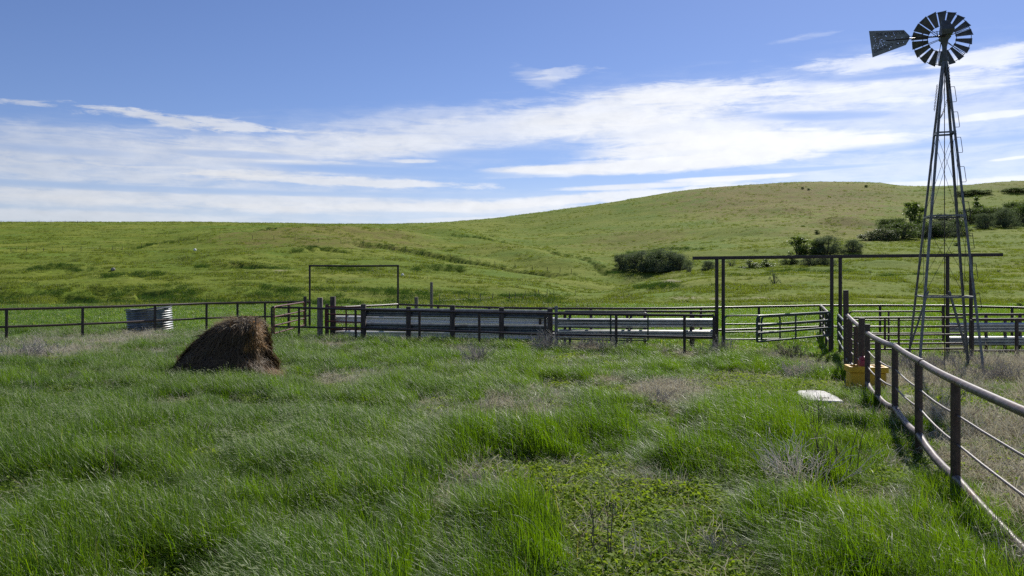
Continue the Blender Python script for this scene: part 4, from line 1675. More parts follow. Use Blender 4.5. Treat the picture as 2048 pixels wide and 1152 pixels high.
def rock(label, px, row, wpx, hpx, mat, cat='rock'):
    x, y = hit(px, row)
    w, h = wpx / 1600 * y, hpx / 1600 * y
    mb = MB()
    n1_, n2_ = 9, 12
    for i in range(n1_ + 1):
        ph = math.pi * i / n1_ - math.pi / 2
        for k in range(n2_):
            th = 2 * math.pi * k / n2_
            r = 1 + 0.35 * (float(fbm(np.array(math.cos(th) * 1.5 + px), np.array(math.sin(th) * 1.5 + ph), 9, 2)) - 0.5)
            mb.v.append((x + w / 2 * r * math.cos(ph) * math.cos(th), y + w / 2 * r * math.cos(ph) * math.sin(th), gz(x, y) + h * 0.4 + h * 0.6 * r * math.sin(ph)))
    for i in range(n1_):
        for k in range(n2_):
            k2 = (k + 1) % n2_
            mb.face(i * n2_ + k, i * n2_ + k2, (i + 1) * n2_ + k2, (i + 1) * n2_ + k)
    return tag(mb.build('rock', mat), label, cat)


rock('small pale rock on the left hillside below the wire fence', 390, 502, 6, 5, M['white_stone'])
rock('dark boulder alone on the left hillside', 226, 542, 9, 6, M['stone'])
rock('tiny white stone on the slope right of the goalpost frame', 805, 553, 6, 6, M['white_stone'])

# ------------------------------------------------------------------ shrubs and trees


def shrub_mesh(seed, lobes, leaves, leaf, spread, open_=0.0, tall=False):
    """unit plant: about 1 wide and 1 high, leaves in clumps with gaps between"""
    rs = random.Random(seed)
    L = []
    for _ in range(lobes):
        if tall:
            z = rs.uniform(0.06, 0.90)
            rad = 0.40 * (1 - 0.72 * z)
        else:
            z = rs.uniform(0.05, 0.80)
            rad = 0.42 * math.sqrt(max(0.05, 1 - (z / 0.95) ** 2))
        a = rs.uniform(0, 2 * math.pi)
        rr = rad * math.sqrt(rs.random())
        L.append((rr * math.cos(a), rr * math.sin(a), z, rs.uniform(0.55, 1.25) * spread))
    fol = MB()
    for _ in range(leaves):
        (cx, cy, cz, s) = rs.choice(L)
        d = Vector((rs.gauss(0, 1), rs.gauss(0, 1), rs.gauss(0, 1))).normalized()
        r = s * (rs.random() ** (0.45 + open_))
        p = Vector((cx, cy, cz)) + Vector((d.x * r, d.y * r, d.z * r * 0.9))
        if p.z < 0.01:
            p.z = rs.uniform(0.01, 0.12)
        n = Vector((rs.gauss(0, 1), rs.gauss(0, 1), rs.gauss(0, 0.7))).normalized()
        a = n.cross(Vector((0.2, 0.1, 1))).normalized()
        b_ = n.cross(a)
        l1 = leaf * rs.uniform(0.6, 1.5)
        l2 = l1 * rs.uniform(0.35, 0.7)
        b0 = len(fol.v)
        fol.v += [tuple(p - a * l1), tuple(p + b_ * l2), tuple(p + a * l1), tuple(p - b_ * l2)]
        fol.face(b0, b0 + 1, b0 + 2, b0 + 3)
    st = MB()
    for (cx, cy, cz, s) in L[:12]:
        bx, by = cx * 0.25, cy * 0.25
        st.tube([(bx, by, -0.03), ((bx + cx) / 2, (by + cy) / 2, cz * 0.55), (cx, cy, cz)], [0.022, 0.014, 0.006], 5)
    return fol, st


PROTO = {}


def proto(kind):
    if kind not in PROTO:
        spec = {
            'grey': (1, 60, 11000, 0.015, 0.19, 0.15, False), 'grey2': (2, 44, 9000, 0.016, 0.20, 0.2, False), 'dark': (3, 46, 9500, 0.016, 0.19, 0.15, False),
            'dark2': (4, 28, 7000, 0.019, 0.18, 0.1, False), 'bright': (5, 20, 3600, 0.022, 0.15, 0.2, True), 'blossom': (6, 32, 7000, 0.018, 0.17, 0.05, False),
            'sparse': (7, 16, 900, 0.020, 0.17, 0.4, False), 'bright2': (8, 18, 2600, 0.024, 0.16, 0.3, True),
        }[kind]
        PROTO[kind] = shrub_mesh(*spec)
    return PROTO[kind]


LEAFM = {'grey': 'leaf_grey', 'grey2': 'leaf_grey', 'dark': 'leaf_dark', 'dark2': 'leaf_dark', 'bright': 'leaf_bright', 'blossom': 'blossom', 'sparse': 'leaf_grey', 'bright2': 'leaf_bright'}
DATA = {}


def shrub(kind, px, row, wpx, hpx, label, name='shrub', cat='shrub', group='shrubs on the hillside'):
    x, y = hit(px, row)
    z = gz(x, y)
    root = thing(name, label, cat, (x, y, z - 0.05), group)
    w, h = wpx / 1600.0 * y * (1.3 if wpx > 20 else 0.9), hpx / 1600.0 * y * (0.98 if wpx > 20 else 0.8)
    root.rotation_euler = (0, 0, random.uniform(0, 6.28))
    root.scale = (w, w, h * 1.03)
    if kind not in DATA:
        f_, s_ = proto(kind)
        fo = f_.build('foliage', M[LEAFM[kind]], root, (0, 0, 0), False)
        so = s_.build('stems', M['bark'], root)
        DATA[kind] = (fo, so)
    else:
        for src in DATA[kind]:
            c = src.copy()
            COL.objects.link(c)
            c.parent = root
    return root


shrub('grey2', 1245, 538, 38, 34, 'small grey green shrub at the left end of the big thicket')
shrub('grey', 1283, 542, 66, 46, 'dense grey green shrub, left half of the big thicket in the valley')
shrub('grey', 1325, 544, 74, 52, 'tallest dense grey green shrub in the middle of the big valley thicket')
shrub('dark', 1306, 543, 46, 42, 'dark green shrub wedged in the middle of the big valley thicket')
shrub('grey2', 1358, 544, 50, 40, 'grey green shrub, right half of the big thicket in the valley')
shrub('sparse', 1378, 543, 24, 22, 'thin low shrub at the right end of the big valley thicket')
shrub('grey2', 1417, 541, 26, 22, 'small round grey shrub just left of the left overhead posts')
shrub('sparse', 1463, 532, 24, 16, 'low thin grey shrub between the overhead beam and its left posts')
shrub('bright', 1598, 508, 54, 38, 'yellow green small tree above the middle of the overhead beam', 'small_tree', 'tree')
shrub('dark2', 1632, 507, 46, 30, 'dark shrub right of the yellow green tree above the beam')
shrub('grey', 1655, 507, 54, 40, 'broad grey shrub above the beam near the middle posts')
shrub('grey2', 1706, 504, 36, 28, 'round grey shrub standing apart above the beam right of the middle posts')
shrub('bright2', 1500, 535, 44, 16, 'low bright green bush under the overhead beam on the left')
shrub('bright2', 1535, 533, 40, 16, 'low bright green bush under the overhead beam in the centre')
shrub('dark2', 1580, 528, 40, 18, 'low dark bush under the overhead beam left of the middle posts')
shrub('grey2', 1620, 531, 36, 22, 'grey bush under the overhead beam just left of the middle posts')
shrub('grey', 1652, 531, 34, 22, 'grey bush touching the middle posts under the overhead beam')
shrub('sparse', 1549, 567, 24, 34, 'nearly bare upright grey bush alone on the slope under the beam')
shrub('blossom', 1738, 481, 40, 20, 'low white flecked shrub at the left end of the upper thicket')
shrub('blossom', 1768, 480, 46, 26, 'white flecked shrub second from the left in the upper thicket')
shrub('dark2', 1800, 477, 72, 38, 'dark leafy shrub left of the windmill legs in the upper thicket')
shrub('bright', 1828, 462, 58, 62, 'tall airy green tree rising behind the left windmill legs', 'small_tree', 'tree')
shrub('dark', 1785, 462, 60, 30, 'green shrub behind the dark leafy shrub left of the windmill')
shrub('dark', 1850, 474, 64, 32, 'dark shrub between the left windmill legs')
shrub('grey', 1885, 473, 56, 36, 'grey shrub in the middle of the windmill tower')
shrub('blossom', 1890, 450, 60, 26, 'white flecked shrub behind the grey one inside the windmill tower')
shrub('dark', 1918, 470, 40, 36, 'dark shrub between the right windmill legs')
shrub('bright2', 1957, 428, 36, 38, 'bright green tree standing out right of the windmill', 'small_tree', 'tree')
shrub('dark2', 1938, 446, 64, 34, 'dark shrub just right of the windmill legs')
shrub('dark', 1985, 442, 72, 32, 'dark shrub in the thicket below the bright green tree')
shrub('grey2', 1970, 457, 38, 34, 'round grey shrub in front of the right thicket')
shrub('grey', 2012, 454, 46, 42, 'big round grey shrub in front of the thicket near the right edge')
shrub('dark', 2044, 447, 56, 44, 'tall dark shrub cut by the right edge of the picture')
shrub('dark2', 2030, 436, 50, 38, 'dark shrub behind the big round grey one near the right edge')
shrub('dark2', 1925, 391, 34, 10, 'dark bush high on the slope left of the upper right row')
shrub('dark', 1945, 389, 38, 11, 'dark bush in the row on the upper right slope')
shrub('dark2', 1970, 387, 30, 8, 'dark bush at the right end of the upper slope row')
shrub('dark', 2020, 384, 40, 9, 'wide low bush near the right skyline')
shrub('dark2', 2044, 384, 26, 9, 'low bush under the right skyline at the picture edge')
shrub('dark', 1605, 378, 8, 6, 'tiny dark bush left of a pair on the hilltop')
shrub('dark2', 1617, 380, 8, 5, 'tiny dark bush right of a pair on the hilltop')
shrub('dark', 1732, 374, 9, 6, 'tiny dark bush on the right shoulder of the hilltop')
shrub('dark2', 1634, 468, 14, 12, 'small round dark bush below the grassy knoll')
shrub('dark', 1606, 454, 11, 5, 'tiny flat dark bush left of the grassy knoll')
shrub('dark2', 1913, 492, 16, 10, 'small dark bush on the slope between the right windmill legs')
shrub('sparse', 1996, 545, 18, 10, 'small low shrub on the right slope beyond the beam end')
shrub('sparse', 1740, 546, 14, 9, 'small low shrub on the slope right of the middle posts')
shrub('dark2', 2040, 615, 20, 14, 'small dark bush behind the pen fence at the right edge')

# ------------------------------------------------------------------ grass: plants made as blades, set out plant by plant


def plant_collection(name, meshes):
    c = bpy.data.collections.new(name)
    for i, me_ in enumerate(meshes):
        c.objects.link(bpy.data.objects.new('%s_%02d' % (name, i), me_))
    return c


def raw_mesh(name, mb, mats):
    me_ = bpy.data.meshes.new(name)
    me_.from_pydata(mb.v, [], mb.f)
    for x in mats:
        me_.materials.append(x)
    if len(mats) > 1:
        me_.polygons.foreach_set('material_index', mb.mi)
    me_.polygons.foreach_set('use_smooth', [True] * len(mb.f))
    me_.update()
    return me_


def blade(mb, rs, x, y, h, w, ang, lean, curl=0.6, segs=4):
    d = Vector((math.cos(ang), math.sin(ang), 0))
    s = Vector((-d.y, d.x, 0))
    tw = rs.uniform(-0.7, 0.7)
    s = (s * math.cos(tw) + d * math.sin(tw) * 0.7).normalized()
    prev = None
    base = Vector((x, y, -0.03))
    for i in range(segs + 1):
        t_ = i / segs
        hor = lean * h * (0.35 * t_ + curl * t_ ** 2.2)
        zz = h * (t_ - 0.42 * lean * t_ ** 3)
        p = base + d * hor + Vector((0, 0, zz))
        ww = w * (1 - t_ ** 1.6) * 0.5 + (0.0003 if i < segs else 0)
        b0 = len(mb.v)
        if i < segs:
            mb.v += [tuple(p - s * ww), tuple(p + s * ww)]
            if prev is not None:
                mb.face(prev, prev + 1, b0 + 1, b0)
        else:
            mb.v.append(tuple(p))
            mb.face(prev, prev + 1, b0)
        prev = b0
    return p


WIND = math.pi - 0.15      # blown to the left


def tall_clump(seed, n, rad, h, w, seeds=3, spread=0.5):
    rs = random.Random(seed)
    mb = MB()
    for _ in range(n):
        a = rs.uniform(0, 6.283)
        r = rad * math.sqrt(rs.random())
        hh = h * rs.uniform(0.5, 1.15)
        mb.cur = 0
        blade(mb, rs, r * math.cos(a), r * math.sin(a), hh, w * rs.uniform(0.6, 1.3), WIND + rs.gauss(0, spread * 1.3), rs.uniform(0.1, 1.05), rs.uniform(0.25, 0.95))
    for _ in range(seeds):
        a = rs.uniform(0, 6.283)
        r = rad * math.sqrt(rs.random())
        mb.cur = 0
        ang = WIND + rs.gauss(0, 0.25)
        tip = blade(mb, rs, r * math.cos(a), r * math.sin(a), h * rs.uniform(1.05, 1.3), 0.004, ang, rs.uniform(0.45, 0.9), 0.7)
        mb.cur = 1
        d = Vector((math.cos(ang), math.sin(ang), rs.uniform(-0.25, 0.9))).normalized()
        s = Vector((-d.y, d.x, 0)).normalized()
        u = s.cross(d)
        L = rs.uniform(0.025, 0.05)
        for ax in (s, u):
            b0 = len(mb.v)
            wd = 0.0022
            mb.v += [tuple(tip - d * 0.01), tuple(tip + d * L * 0.35 + ax * wd), tuple(tip + d * L), tuple(tip + d * L * 0.35 - ax * wd)]
            mb.face(b0, b0 + 1, b0 + 2, b0 + 3)
    return mb


def dry_clump(seed, n, rad, h):
    rs = random.Random(seed)
    mb = MB()
    for _ in range(n):
        a = rs.uniform(0, 6.283)
        r = rad * math.sqrt(rs.random())
        p = Vector((r * math.cos(a), r * math.sin(a), 0))
        d = Vector((rs.gauss(-0.25, 0.6), rs.gauss(0, 0.6), rs.uniform(0.15, 1.0))).normalized()
        hh = h * rs.uniform(0.4, 1.2)
        w = rs.uniform(0.002, 0.0045)
        for _k in range(3):
            q = p + d * hh / 3
            s = d.cross(Vector((0.1, 0.9, 0.3))).normalized() * w
            b0 = len(mb.v)
            mb.v += [tuple(p - s), tuple(p + s), tuple(q + s * 0.7), tuple(q - s * 0.7)]
            mb.face(b0, b0 + 1, b0 + 2, b0 + 3)
            p = q
            d = (d + Vector((rs.gauss(-0.1, 0.45), rs.gauss(0, 0.45), rs.gauss(-0.25, 0.35)))).normalized()
            if p.z < 0.02:
                break
            w *= 0.8
    return mb


def cover_clump(seed, n, rad):
    rs = random.Random(seed)
    mb = MB()
    for _ in range(n):
        a = rs.uniform(0, 6.283)
        r = rad * math.sqrt(rs.random())
        p = Vector((r * math.cos(a), r * math.sin(a), rs.uniform(0.0, 0.085)))
        nrm = Vector((rs.gauss(0, 0.55), rs.gauss(0, 0.55), 1)).normalized()
        ax = nrm.cross(Vector((rs.gauss(0, 1), rs.gauss(0, 1), 0.1))).normalized()
        b_ = nrm.cross(ax)
        L = rs.uniform(0.010, 0.024)
        b0 = len(mb.v)
        mb.v += [tuple(p - ax * L), tuple(p + b_ * L * 0.55 + nrm * 0.003), tuple(p + ax * L), tuple(p - b_ * L * 0.55 + nrm * 0.003)]
        mb.face(b0, b0 + 1, b0 + 2, b0 + 3)
    return mb


C_TALL = plant_collection('tall_grass_plant', [raw_mesh('tall_grass_plant', tall_clump(s, 68, 0.17, 0.43, 0.0062, 7), [M['grass'], M['seed']]) for s in range(8)])
C_GREEN = plant_collection('green_grass_plant', [raw_mesh('green_grass_plant', tall_clump(50 + s, 70, 0.17, 0.45, 0.0064, 1, 0.6), [M['grass'], M['seed']]) for s in range(8)])
C_DRY = plant_collection('dry_plant', [raw_mesh('dry_plant', dry_clump(s, 70, 0.2, 0.26), [M['dry']]) for s in range(6)])
C_COVER = plant_collection('cover_plant', [raw_mesh('cover_plant', cover_clump(s, 260, 0.24), [M['cover']]) for s in range(5)])
C_HILL = plant_collection('hill_plant', [raw_mesh('hill_plant', tall_clump(100 + s, 26, 0.30, 0.30, 0.03, 0, 0.9), [M['hillgrass']]) for s in range(6)])
C_SHORT = plant_collection('short_plant', [raw_mesh('short_plant', tall_clump(200 + s, 36, 0.26, 0.20, 0.013, 1, 0.6), [M['grass'], M['seed']]) for s in range(6)])
C_WEED = plant_collection('weed_plant', [raw_mesh('weed_plant', cover_clump(300 + s, 160, 0.35), [M['weed']]) for s in range(4)])


def scatter(name, label, coll, X, Y, Z, rotz, scl, nvar, tilt=0.0, zscl=None):
    n = len(X)
    me_ = bpy.data.meshes.new(name)
    me_.vertices.add(n)
    me_.vertices.foreach_set('co', np.stack([X, Y, Z], -1).ravel())
    a = me_.attributes.new('rot', 'FLOAT_VECTOR', 'POINT')
    rt = np.zeros((n, 3))
    rt[:, 0] = rng.normal(0, tilt, n) if tilt else 0
    rt[:, 1] = rng.normal(0, tilt, n) if tilt else 0
    rt[:, 2] = rotz
    a.data.foreach_set('vector', rt.ravel())
    a = me_.attributes.new('scl', 'FLOAT_VECTOR', 'POINT')
    s3 = np.stack([scl, scl, scl if zscl is None else zscl], -1)
    a.data.foreach_set('vector', s3.ravel())
    a = me_.attributes.new('pick', 'INT', 'POINT')
    a.data.foreach_set('value', rng.integers(0, nvar, n).astype(np.int32))
    ob = link(bpy.data.objects.new(name, me_))
    ob['kind'] = 'stuff'
    ob['label'] = label
    ng = bpy.data.node_groups.new(name + '_nodes', 'GeometryNodeTree')
    ng.interface.new_socket('Geometry', in_out='INPUT', socket_type='NodeSocketGeometry')
    ng.interface.new_socket('Geometry', in_out='OUTPUT', socket_type='NodeSocketGeometry')
    N, Lk = ng.nodes, ng.links
    gi, go = N.new('NodeGroupInput'), N.new('NodeGroupOutput')
    ci = N.new('GeometryNodeCollectionInfo')
    ci.inputs['Collection'].default_value = coll
    ci.inputs['Separate Children'].default_value = True
    ci.inputs['Reset Children'].default_value = True
    ip = N.new('GeometryNodeInstanceOnPoints')
    ip.inputs['Pick Instance'].default_value = True

    def attr(nm, ty):
        q = N.new('GeometryNodeInputNamedAttribute')
        q.data_type = ty
        q.inputs['Name'].default_value = nm
        return q.outputs['Attribute']
    e2r = N.new('FunctionNodeEulerToRotation')
    Lk.new(attr('rot', 'FLOAT_VECTOR'), e2r.inputs[0])
    Lk.new(e2r.outputs[0], ip.inputs['Rotation'])
    Lk.new(attr('scl', 'FLOAT_VECTOR'), ip.inputs['Scale'])
    Lk.new(attr('pick', 'INT'), ip.inputs['Instance Index'])
    Lk.new(gi.outputs[0], ip.inputs['Points'])
    Lk.new(ci.outputs[0], ip.inputs['Instance'])
    Lk.new(ip.outputs[0], go.inputs[0])
    mod = ob.modifiers.new('plants', 'NODES')
    mod.node_group = ng
    return ob


def pasture_points(density, y0, y1, u=0.86, pad=3.0):
    """random points of the pasture wedge, density per square metre"""
    xm = u * y1 + pad
    n = int(density * (y1 - y0) * 2 * xm)
    X = rng.uniform(-xm, xm, n)
    Y = rng.uniform(y0, y1, n)
    k = np.abs(X) < u * np.maximum(Y, 0) + pad
    return X[k], Y[k]


def free(X, Y):
    """keep plants off solid things"""
    ok = ((X - hx) / 1.15) ** 2 + ((Y - hy) / 0.85) ** 2 > 1
    ok &= ((X - hx - 1.25) / 0.35) ** 2 + ((Y - hy + 0.4) / 0.5) ** 2 > 1
    ok &= (np.abs(X - wx) > 0.5) | (np.abs(Y - wy) > 0.4)
    ok &= (np.abs(X - sx_) > 0.42) | (np.abs(Y - sy_) > 0.62)
    ok &= ~((np.abs(X - sx_) < 0.33) & (Y < sy_) & (Y > sy_ - 0.95))
    ok &= (np.abs(X - x2) > 0.25) | (np.abs(Y - y2) > 0.55)
    ok &= (X - tx) ** 2 + (Y - ty) ** 2 > 0.95 ** 2
    return ok


def fields(X, Y):
    low = field(X, Y, LOWP, 111, pw=2.6, lo=0.85, hi=1.25) * (1 - field(X, Y, BAND[1:2], 131))
    dr = field(X, Y, DRYP, 201, DRYW)
    dr = np.maximum(dr, 0.35 * sstep(0.58, 0.72, fbm(X / 1.7, Y / 2.6, 555, 3)) * (1 - 0.5 * sstep(16, 22, Y)))
    return low, dr


def front_limit(X, Y):
    """the tall pasture ends near the corral fences"""
    px = 1024 + 1600 * X / Y
    lim = np.interp(px, [0, 300, 540, 720, 1100, 1430, 1700, 2048], [35.5, 36, 33, 30, 27.5, 25.5, 23, 23])
    return Y < lim


# tall grass
Xs, Ys = [], []
for (dn, a, b_) in ((64, 3.5, 13), (40, 13, 22), (24, 22, 37)):
    X, Y = pasture_points(dn, a, b_, 0.80)
    Xs.append(X)
    Ys.append(Y)
X, Y = np.concatenate(Xs), np.concatenate(Ys)
low, dr = fields(X, Y)
tuft = fbm(X / 1.25, Y / 1.25, 600, 3)
right = sstep(0.2, 0.7, X - fence_x(Y))           # beyond the near fence: mostly dry litter
p = (1 - low * (0.97 - 0.42 * sstep(0.50, 0.66, fbm(X / 0.7, Y / 0.7, 680, 3)))) * (1 - 0.85 * np.clip(dr, 0, 1)) * (0.35 + 1.3 * sstep(0.25, 0.55, tuft)) * (1 - 0.48 * right)
k = (rng.random(len(X)) < p) & free(X, Y) & front_limit(X, Y)
X, Y, tuft, dr = X[k], Y[k], tuft[k], dr[k]
hgt = 0.34 + 0.92 * sstep(0.28, 0.70, tuft)
fd = X - fence_x(Y)
hgt *= 1 - 0.55 * np.exp(-((fd - 0.25) / 0.75) ** 2) * (Y < 12)
hgt = hgt * (1 - 0.35 * np.clip(dr, 0, 1)) * np.interp(Y, [5, 12, 24, 36], [1.12, 1.0, 0.8, 0.66])
band = field(X, Y, BAND, 131, pw=3.5, lo=0.8, hi=1.15)
low = low[k]
hgt *= (1 + 0.30 * band) * (1 - 0.35 * low)
hgt *= rng.uniform(0.8, 1.2, len(X))
gr = rng.random(len(X)) < np.clip(0.30 + 0.65 * band + 0.8 * (fbm(X / 2.3, Y / 3.2, 640, 3) - 0.5) + 0.35 * (fd > -1.2) + 0.25 * sstep(12, 8, Y) + 0.45 * sstep(15, 22, Y) * sstep(-9, -3, X), 0, 1)
hgt *= 1 - 0.30 * right[k]
hgt *= 1 - 0.6 * np.exp(-((X - 11.3) / 1.9) ** 2 - ((Y - 19.0) / 1.9) ** 2)
for nm, lab, col_, k in (('tall_grass', 'tall wind blown grass with silvery heads across the pasture', C_TALL, ~gr), ('green_grass', 'lush deep green grass tufts of the pasture', C_GREEN, gr)):
    scatter(nm, lab, col_, X[k], Y[k], ground(X[k], Y[k]), rng.normal(0, 0.5, k.sum()), hgt[k] * 0.5 + 0.5, 8, 0.09, hgt[k])

# dry litter and dead stems
Xs, Ys = [], []
for (dn, a, b_) in ((60, 4, 13), (42, 13, 22), (24, 22, 36)):
    X, Y = pasture_points(dn, a, b_, 0.82)
    Xs.append(X)
    Ys.append(Y)
X, Y = np.concatenate(Xs), np.concatenate(Ys)
low, dr = fields(X, Y)
right = sstep(0.1, 0.5, X - fence_x(Y)) * (Y < 24)
p = np.clip(dr, 0, 1) * (1 - 0.6 * low) * (0.25 + 0.75 * sstep(0.3, 0.6, fbm(X / 0.8, Y / 0.8, 700, 3))) + 0.03 + 0.07 * low
p = np.maximum(p, right * (1 - 0.8 * low) * 0.9)
k = (rng.random(len(X)) < p) & free(X, Y) & front_limit(X, Y)
X, Y = X[k], Y[k]
sc = rng.uniform(0.7, 1.35, len(X)) * (1 - 0.05 * right[k]) * (1 - 0.45 * np.exp(-((X - 11.3) / 1.9) ** 2 - ((Y - 19.0) / 1.9) ** 2))
scatter('dry_grass', 'grey dead grass and litter patches of the pasture', C_DRY, X, Y, ground(X, Y), rng.uniform(0, 6.28, len(X)), sc, 6, 0.1, sc * (1 + 0.9 * right[k] * sstep(0.4, 0.65, fbm(X / 1.3, Y / 1.3, 720, 3))))

# low bright cover
X, Y = pasture_points(60, 4.5, 24, 0.82)
low, dr = fields(X, Y)
k = (rng.random(len(X)) < np.maximum(low, np.maximum(0.05, 0.30 * (X > fence_x(Y) + 0.3) * sstep(0.45, 0.6, fbm(X / 1.5, Y / 1.5, 660, 3))))) & free(X, Y) & front_limit(X, Y)
X, Y = X[k], Y[k]
scatter('ground_cover', 'low bright green leafy ground cover', C_COVER, X, Y, ground(X, Y), rng.uniform(0, 6.28, len(X)), rng.uniform(0.55, 1.6, len(X)), 5, 0.1)

# short grass in and behind the pens
X, Y = pasture_points(10, 22, 66, 0.80)
k = ~front_limit(X, Y) & free(X, Y) & (rng.random(len(X)) < 0.35 + sstep(0.3, 0.6, fbm(X / 2.5, Y / 2.5, 810, 3)))
X, Y = X[k], Y[k]
scatter('short_grass', 'short green grass inside and behind the pens', C_SHORT, X, Y, ground(X, Y), rng.normal(0, 0.6, len(X)), rng.uniform(0.7, 1.3, len(X)), 6, 0.08)

# hill grass: tussocks over the slopes, thinning with distance
n = 110000
Y = 58 * (430 / 58.0) ** rng.random(n)
X = rng.uniform(-0.82, 0.82, n) * Y
tus = fbm(X / 6.0, Y / 4.0, 900, 4)
bare = np.zeros(n)
for (a, b_, c, d) in ((1348, 564, 24, 5.0), (1440, 599, 22, 1.6), (1500, 599, 40, 1.6), (1570, 600, 40, 1.6), (1620, 601, 25, 1.6), (560, 541, 12, 1.6)):
    bx, by = hit(a, b_)
    rr = c / 1600.0 * by
    bare = np.maximum(bare, sstep(1.2, 0.85, np.sqrt(((X - bx) / rr) ** 2 + ((Y - by) / d) ** 2)))
k = rng.random(n) < (0.15 + 0.95 * sstep(0.38, 0.62, tus)) * (1 - bare)
X, Y, tus = X[k], Y[k], tus[k]
sc = rng.uniform(0.6, 1.3, len(X)) * (0.75 + 0.8 * sstep(0.45, 0.7, tus)) * np.interp(Y, [58, 120, 430], [0.75, 1.0, 1.5])
scatter('hill_grass', 'grass tussocks growing over the hillsides', C_HILL, X, Y, ground(X, Y), rng.normal(0, 0.7, len(X)), sc, 6, 0.1, sc * np.interp(Y, [58, 430], [1.0, 0.75]))

# darker weeds in hollows, along banks and the foot of the slope
Xw, Yw = [], []
for pts, drop, reach in BANKW:
    n = 90
    k_ = rng.integers(0, len(pts) - 1, n)
    t_ = rng.random(n)
    q = pts[k_] * (1 - t_)[:, None] + pts[k_ + 1] * t_[:, None]
    Xw.append(q[:, 0] + rng.normal(0, 0.6, n))
    Yw.append(q[:, 1] - 0.6 + rng.normal(0, 1.0, n))
n = 5000
Y = rng.uniform(62, 92, n)
X = rng.uniform(-0.72, 0.75, n) * Y
k = (fbm(X / 5.0, Y / 3.0, 950, 3) + rng.normal(0, 0.06, n) > 0.60) & (1024 + 1600 * X / Y < 1150)
Xw.append(X[k])
Yw.append(Y[k])
X, Y = np.concatenate(Xw), np.concatenate(Yw)
sc = rng.uniform(0.9, 2.2, len(X))
scatter('weeds', 'dark leafy weeds along the banks at the foot of the hills', C_WEED, X, Y, ground(X, Y), rng.uniform(0, 6.28, len(X)), sc, 4, 0.15, sc * 3.0)

# ------------------------------------------------------------------ dead weeds and stalks that stand out


def stalk(label, px, row, h, mat, n=1, lean=0.06, branch=5, r=0.004, name='dry_stalk', cat='weed', group='dry weed stalks in the grass'):
    Y = 4000.0 / (row - HZ)
    x, y = XY(px, Y)
    z = gz(x, y)
    mb = MB()
    rs = random.Random(int(px * 7 + row))
    for _ in range(n):
        bx, by = x + rs.gauss(0, 0.05 * (n > 1)), y + rs.gauss(0, 0.05 * (n > 1))
        l1, l2 = rs.gauss(0, lean), rs.gauss(0, lean)
        hh = h * rs.uniform(0.65, 1.05)
        pts = [Vector((bx + l1 * hh * t_ * t_ + rs.gauss(0, 0.008), by + l2 * hh * t_, z - 0.05 + hh * t_)) for t_ in (0, 0.25, 0.5, 0.75, 1.0)]
        mb.tube(pts, [r, r * 0.9, r * 0.75, r * 0.6, r * 0.35], 5)
        for _b in range(branch):
            i = rs.choice((1, 2, 3, 3))
            p0 = pts[i].lerp(pts[i + 1], rs.random())
            d = Vector((rs.gauss(0, 0.6), rs.gauss(0, 0.6), rs.uniform(0.3, 1))).normalized()
            L = rs.uniform(0.06, 0.2) * h
            p1 = p0 + d * L * 0.5
            p2 = p1 + (d + Vector((rs.gauss(0, 0.3), rs.gauss(0, 0.3), 0.2))).normalized() * L * 0.5
            mb.tube([p0, p1, p2], [r * 0.5, r * 0.4, r * 0.25], 4)
    return tag(mb.build(name, mat), label, cat, group)


def brush(label, px, row, w, h, n, mat, name='dead_bush', group='dead bushes in the pasture', th=1.0):
    """a low dead bush of many forking twigs"""
    Y = 4000.0 / (row - HZ)
    x, y = XY(px, Y)
    z = gz(x, y)
    rs = random.Random(int(px + row))
    mb = MB()
    for _ in range(n):
        p = Vector((x + rs.gauss(0, w * 0.18), y + rs.gauss(0, w * 0.18), z))
        d = Vector((rs.gauss(-0.2, 0.5), rs.gauss(0, 0.5), rs.uniform(0.5, 1.1))).normalized()
        L = h * rs.uniform(0.35, 0.75)
        q = p + d * L
        mb.tube([p, q], [0.004 * th, 0.003 * th], 4, False)
        for _k in range(5):
            e = (d + Vector((rs.gauss(-0.1, 0.55), rs.gauss(0, 0.55), rs.gauss(0.1, 0.4)))).normalized()
            s_ = p.lerp(q, rs.uniform(0.5, 1.0))
            m_ = s_ + e * L * rs.uniform(0.2, 0.45)
            e2 = (e + Vector((rs.gauss(0, 0.5), rs.gauss(0, 0.5), rs.gauss(0, 0.4)))).normalized()
            mb.tube([s_, m_, m_ + e2 * L * 0.25], [0.0028 * th, 0.0022 * th, 0.0016 * th], 4, False)
    return tag(mb.build(name, mat), label, 'dead bush', group)


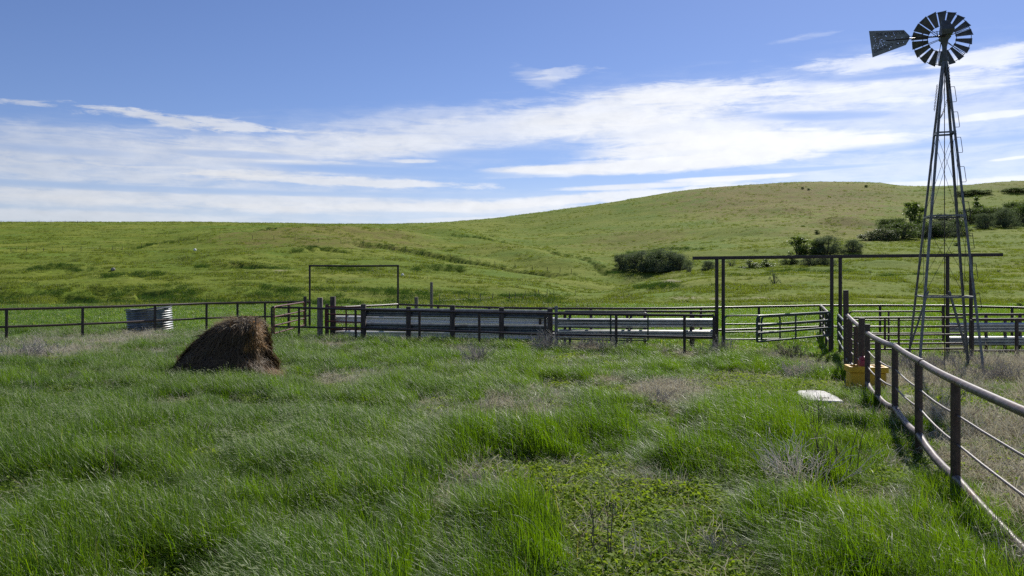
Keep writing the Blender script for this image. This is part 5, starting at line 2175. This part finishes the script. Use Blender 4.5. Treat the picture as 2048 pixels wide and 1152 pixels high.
brush('pale dead twiggy bush in the green grass at lower right', 1606, 1000, 0.42, 0.95, 40, M['pale_twig'], th=1.15)
brush('grey brown dead weed thicket right of the pale twiggy bush', 1655, 965, 0.5, 0.8, 26, M['dark_twig'])
brush('low grey twig heap at the edge of the low green clearing', 965, 995, 0.6, 0.30, 40, M['twig'])
brush('grey twig heap in the lower right corner of the clearing', 1440, 1120, 0.65, 0.28, 44, M['twig'])
brush('small dead bush at the base of the left overhead posts', 1440, 715, 0.8, 0.75, 55, M['twig'], th=1.5)
brush('dead bush growing through the foot of the windbreak', 1095, 705, 1.3, 0.85, 60, M['twig'], th=1.5)
brush('dead bush in front of the middle of the long front fence', 1205, 700, 2.2, 0.55, 80, M['twig'], th=1.5)
brush('pale dead bush alone in the grass before the windbreak', 962, 730, 0.9, 0.75, 55, M['twig'], th=1.5)
brush('dead bush under the green gates', 1590, 722, 1.1, 0.75, 50, M['dark_twig'])
brush('pale dead bush behind the low clearing near the hatch cover', 1605, 758, 1.0, 0.55, 70, M['pale_twig'], th=1.5)
brush('tan dead grass heap in the middle of the pasture', 1335, 812, 1.1, 0.35, 60, M['twig'])
brush('sparse dead bush in front of the hay pile', 462, 755, 0.7, 0.5, 30, M['twig'])
brush('grey dead brush at the left side of the pasture', 70, 720, 2.4, 0.7, 80, M['twig'], th=1.4)
brush('dead brush under the windmill beside its left legs', 1850, 745, 1.9, 0.6, 90, M['twig'], th=1.4)
brush('dead brush at the right edge behind the near fence', 2010, 770, 1.8, 0.7, 90, M['twig'], th=1.3)
brush('dead brush at the feet of the right windmill legs', 1930, 730, 1.4, 0.5, 50, M['twig'])

stalk('dark stalk pair standing in front of the hatch cover', 1628, 905, 0.95, M['dark_twig'], 5, 0.10, 8, 0.0065)
stalk('tall single curved stalk in the grass beside the near fence', 1700, 960, 1.15, M['dark_twig'], 2, 0.10, 3, 0.0065)
stalk('thin dark stalks rising from the low clearing at bottom centre', 1215, 1135, 0.62, M['dark_twig'], 4, 0.06, 5, 0.0065)
stalk('thin dark stalk in the left foreground grass', 212, 1030, 0.75, M['dark_twig'], 2, 0.05, 4, 0.005)
stalk('dark stalk left of the low clearing', 815, 1030, 0.65, M['dark_twig'], 2, 0.05, 4, 0.005)
stalk('forked stalk rising above the grass right of centre', 1290, 930, 0.75, M['dark_twig'], 2, 0.20, 7, 0.004)
stalk('stalks in the grass near the centre of the pasture', 970, 880, 0.75, M['dark_twig'], 2, 0.06, 4, 0.005)
stalk('pale bent stalk in the bottom centre tuft', 960, 1165, 0.7, M['twig'], 2, 0.15, 5, 0.004)
stalk('slim pale stalks near the left edge of the pasture', 60, 830, 0.9, M['twig'], 3, 0.06, 7, 0.004)
stalk('pale forked stalk between the stock tank and hay pile', 318, 745, 0.8, M['twig'], 2, 0.22, 9, 0.005)
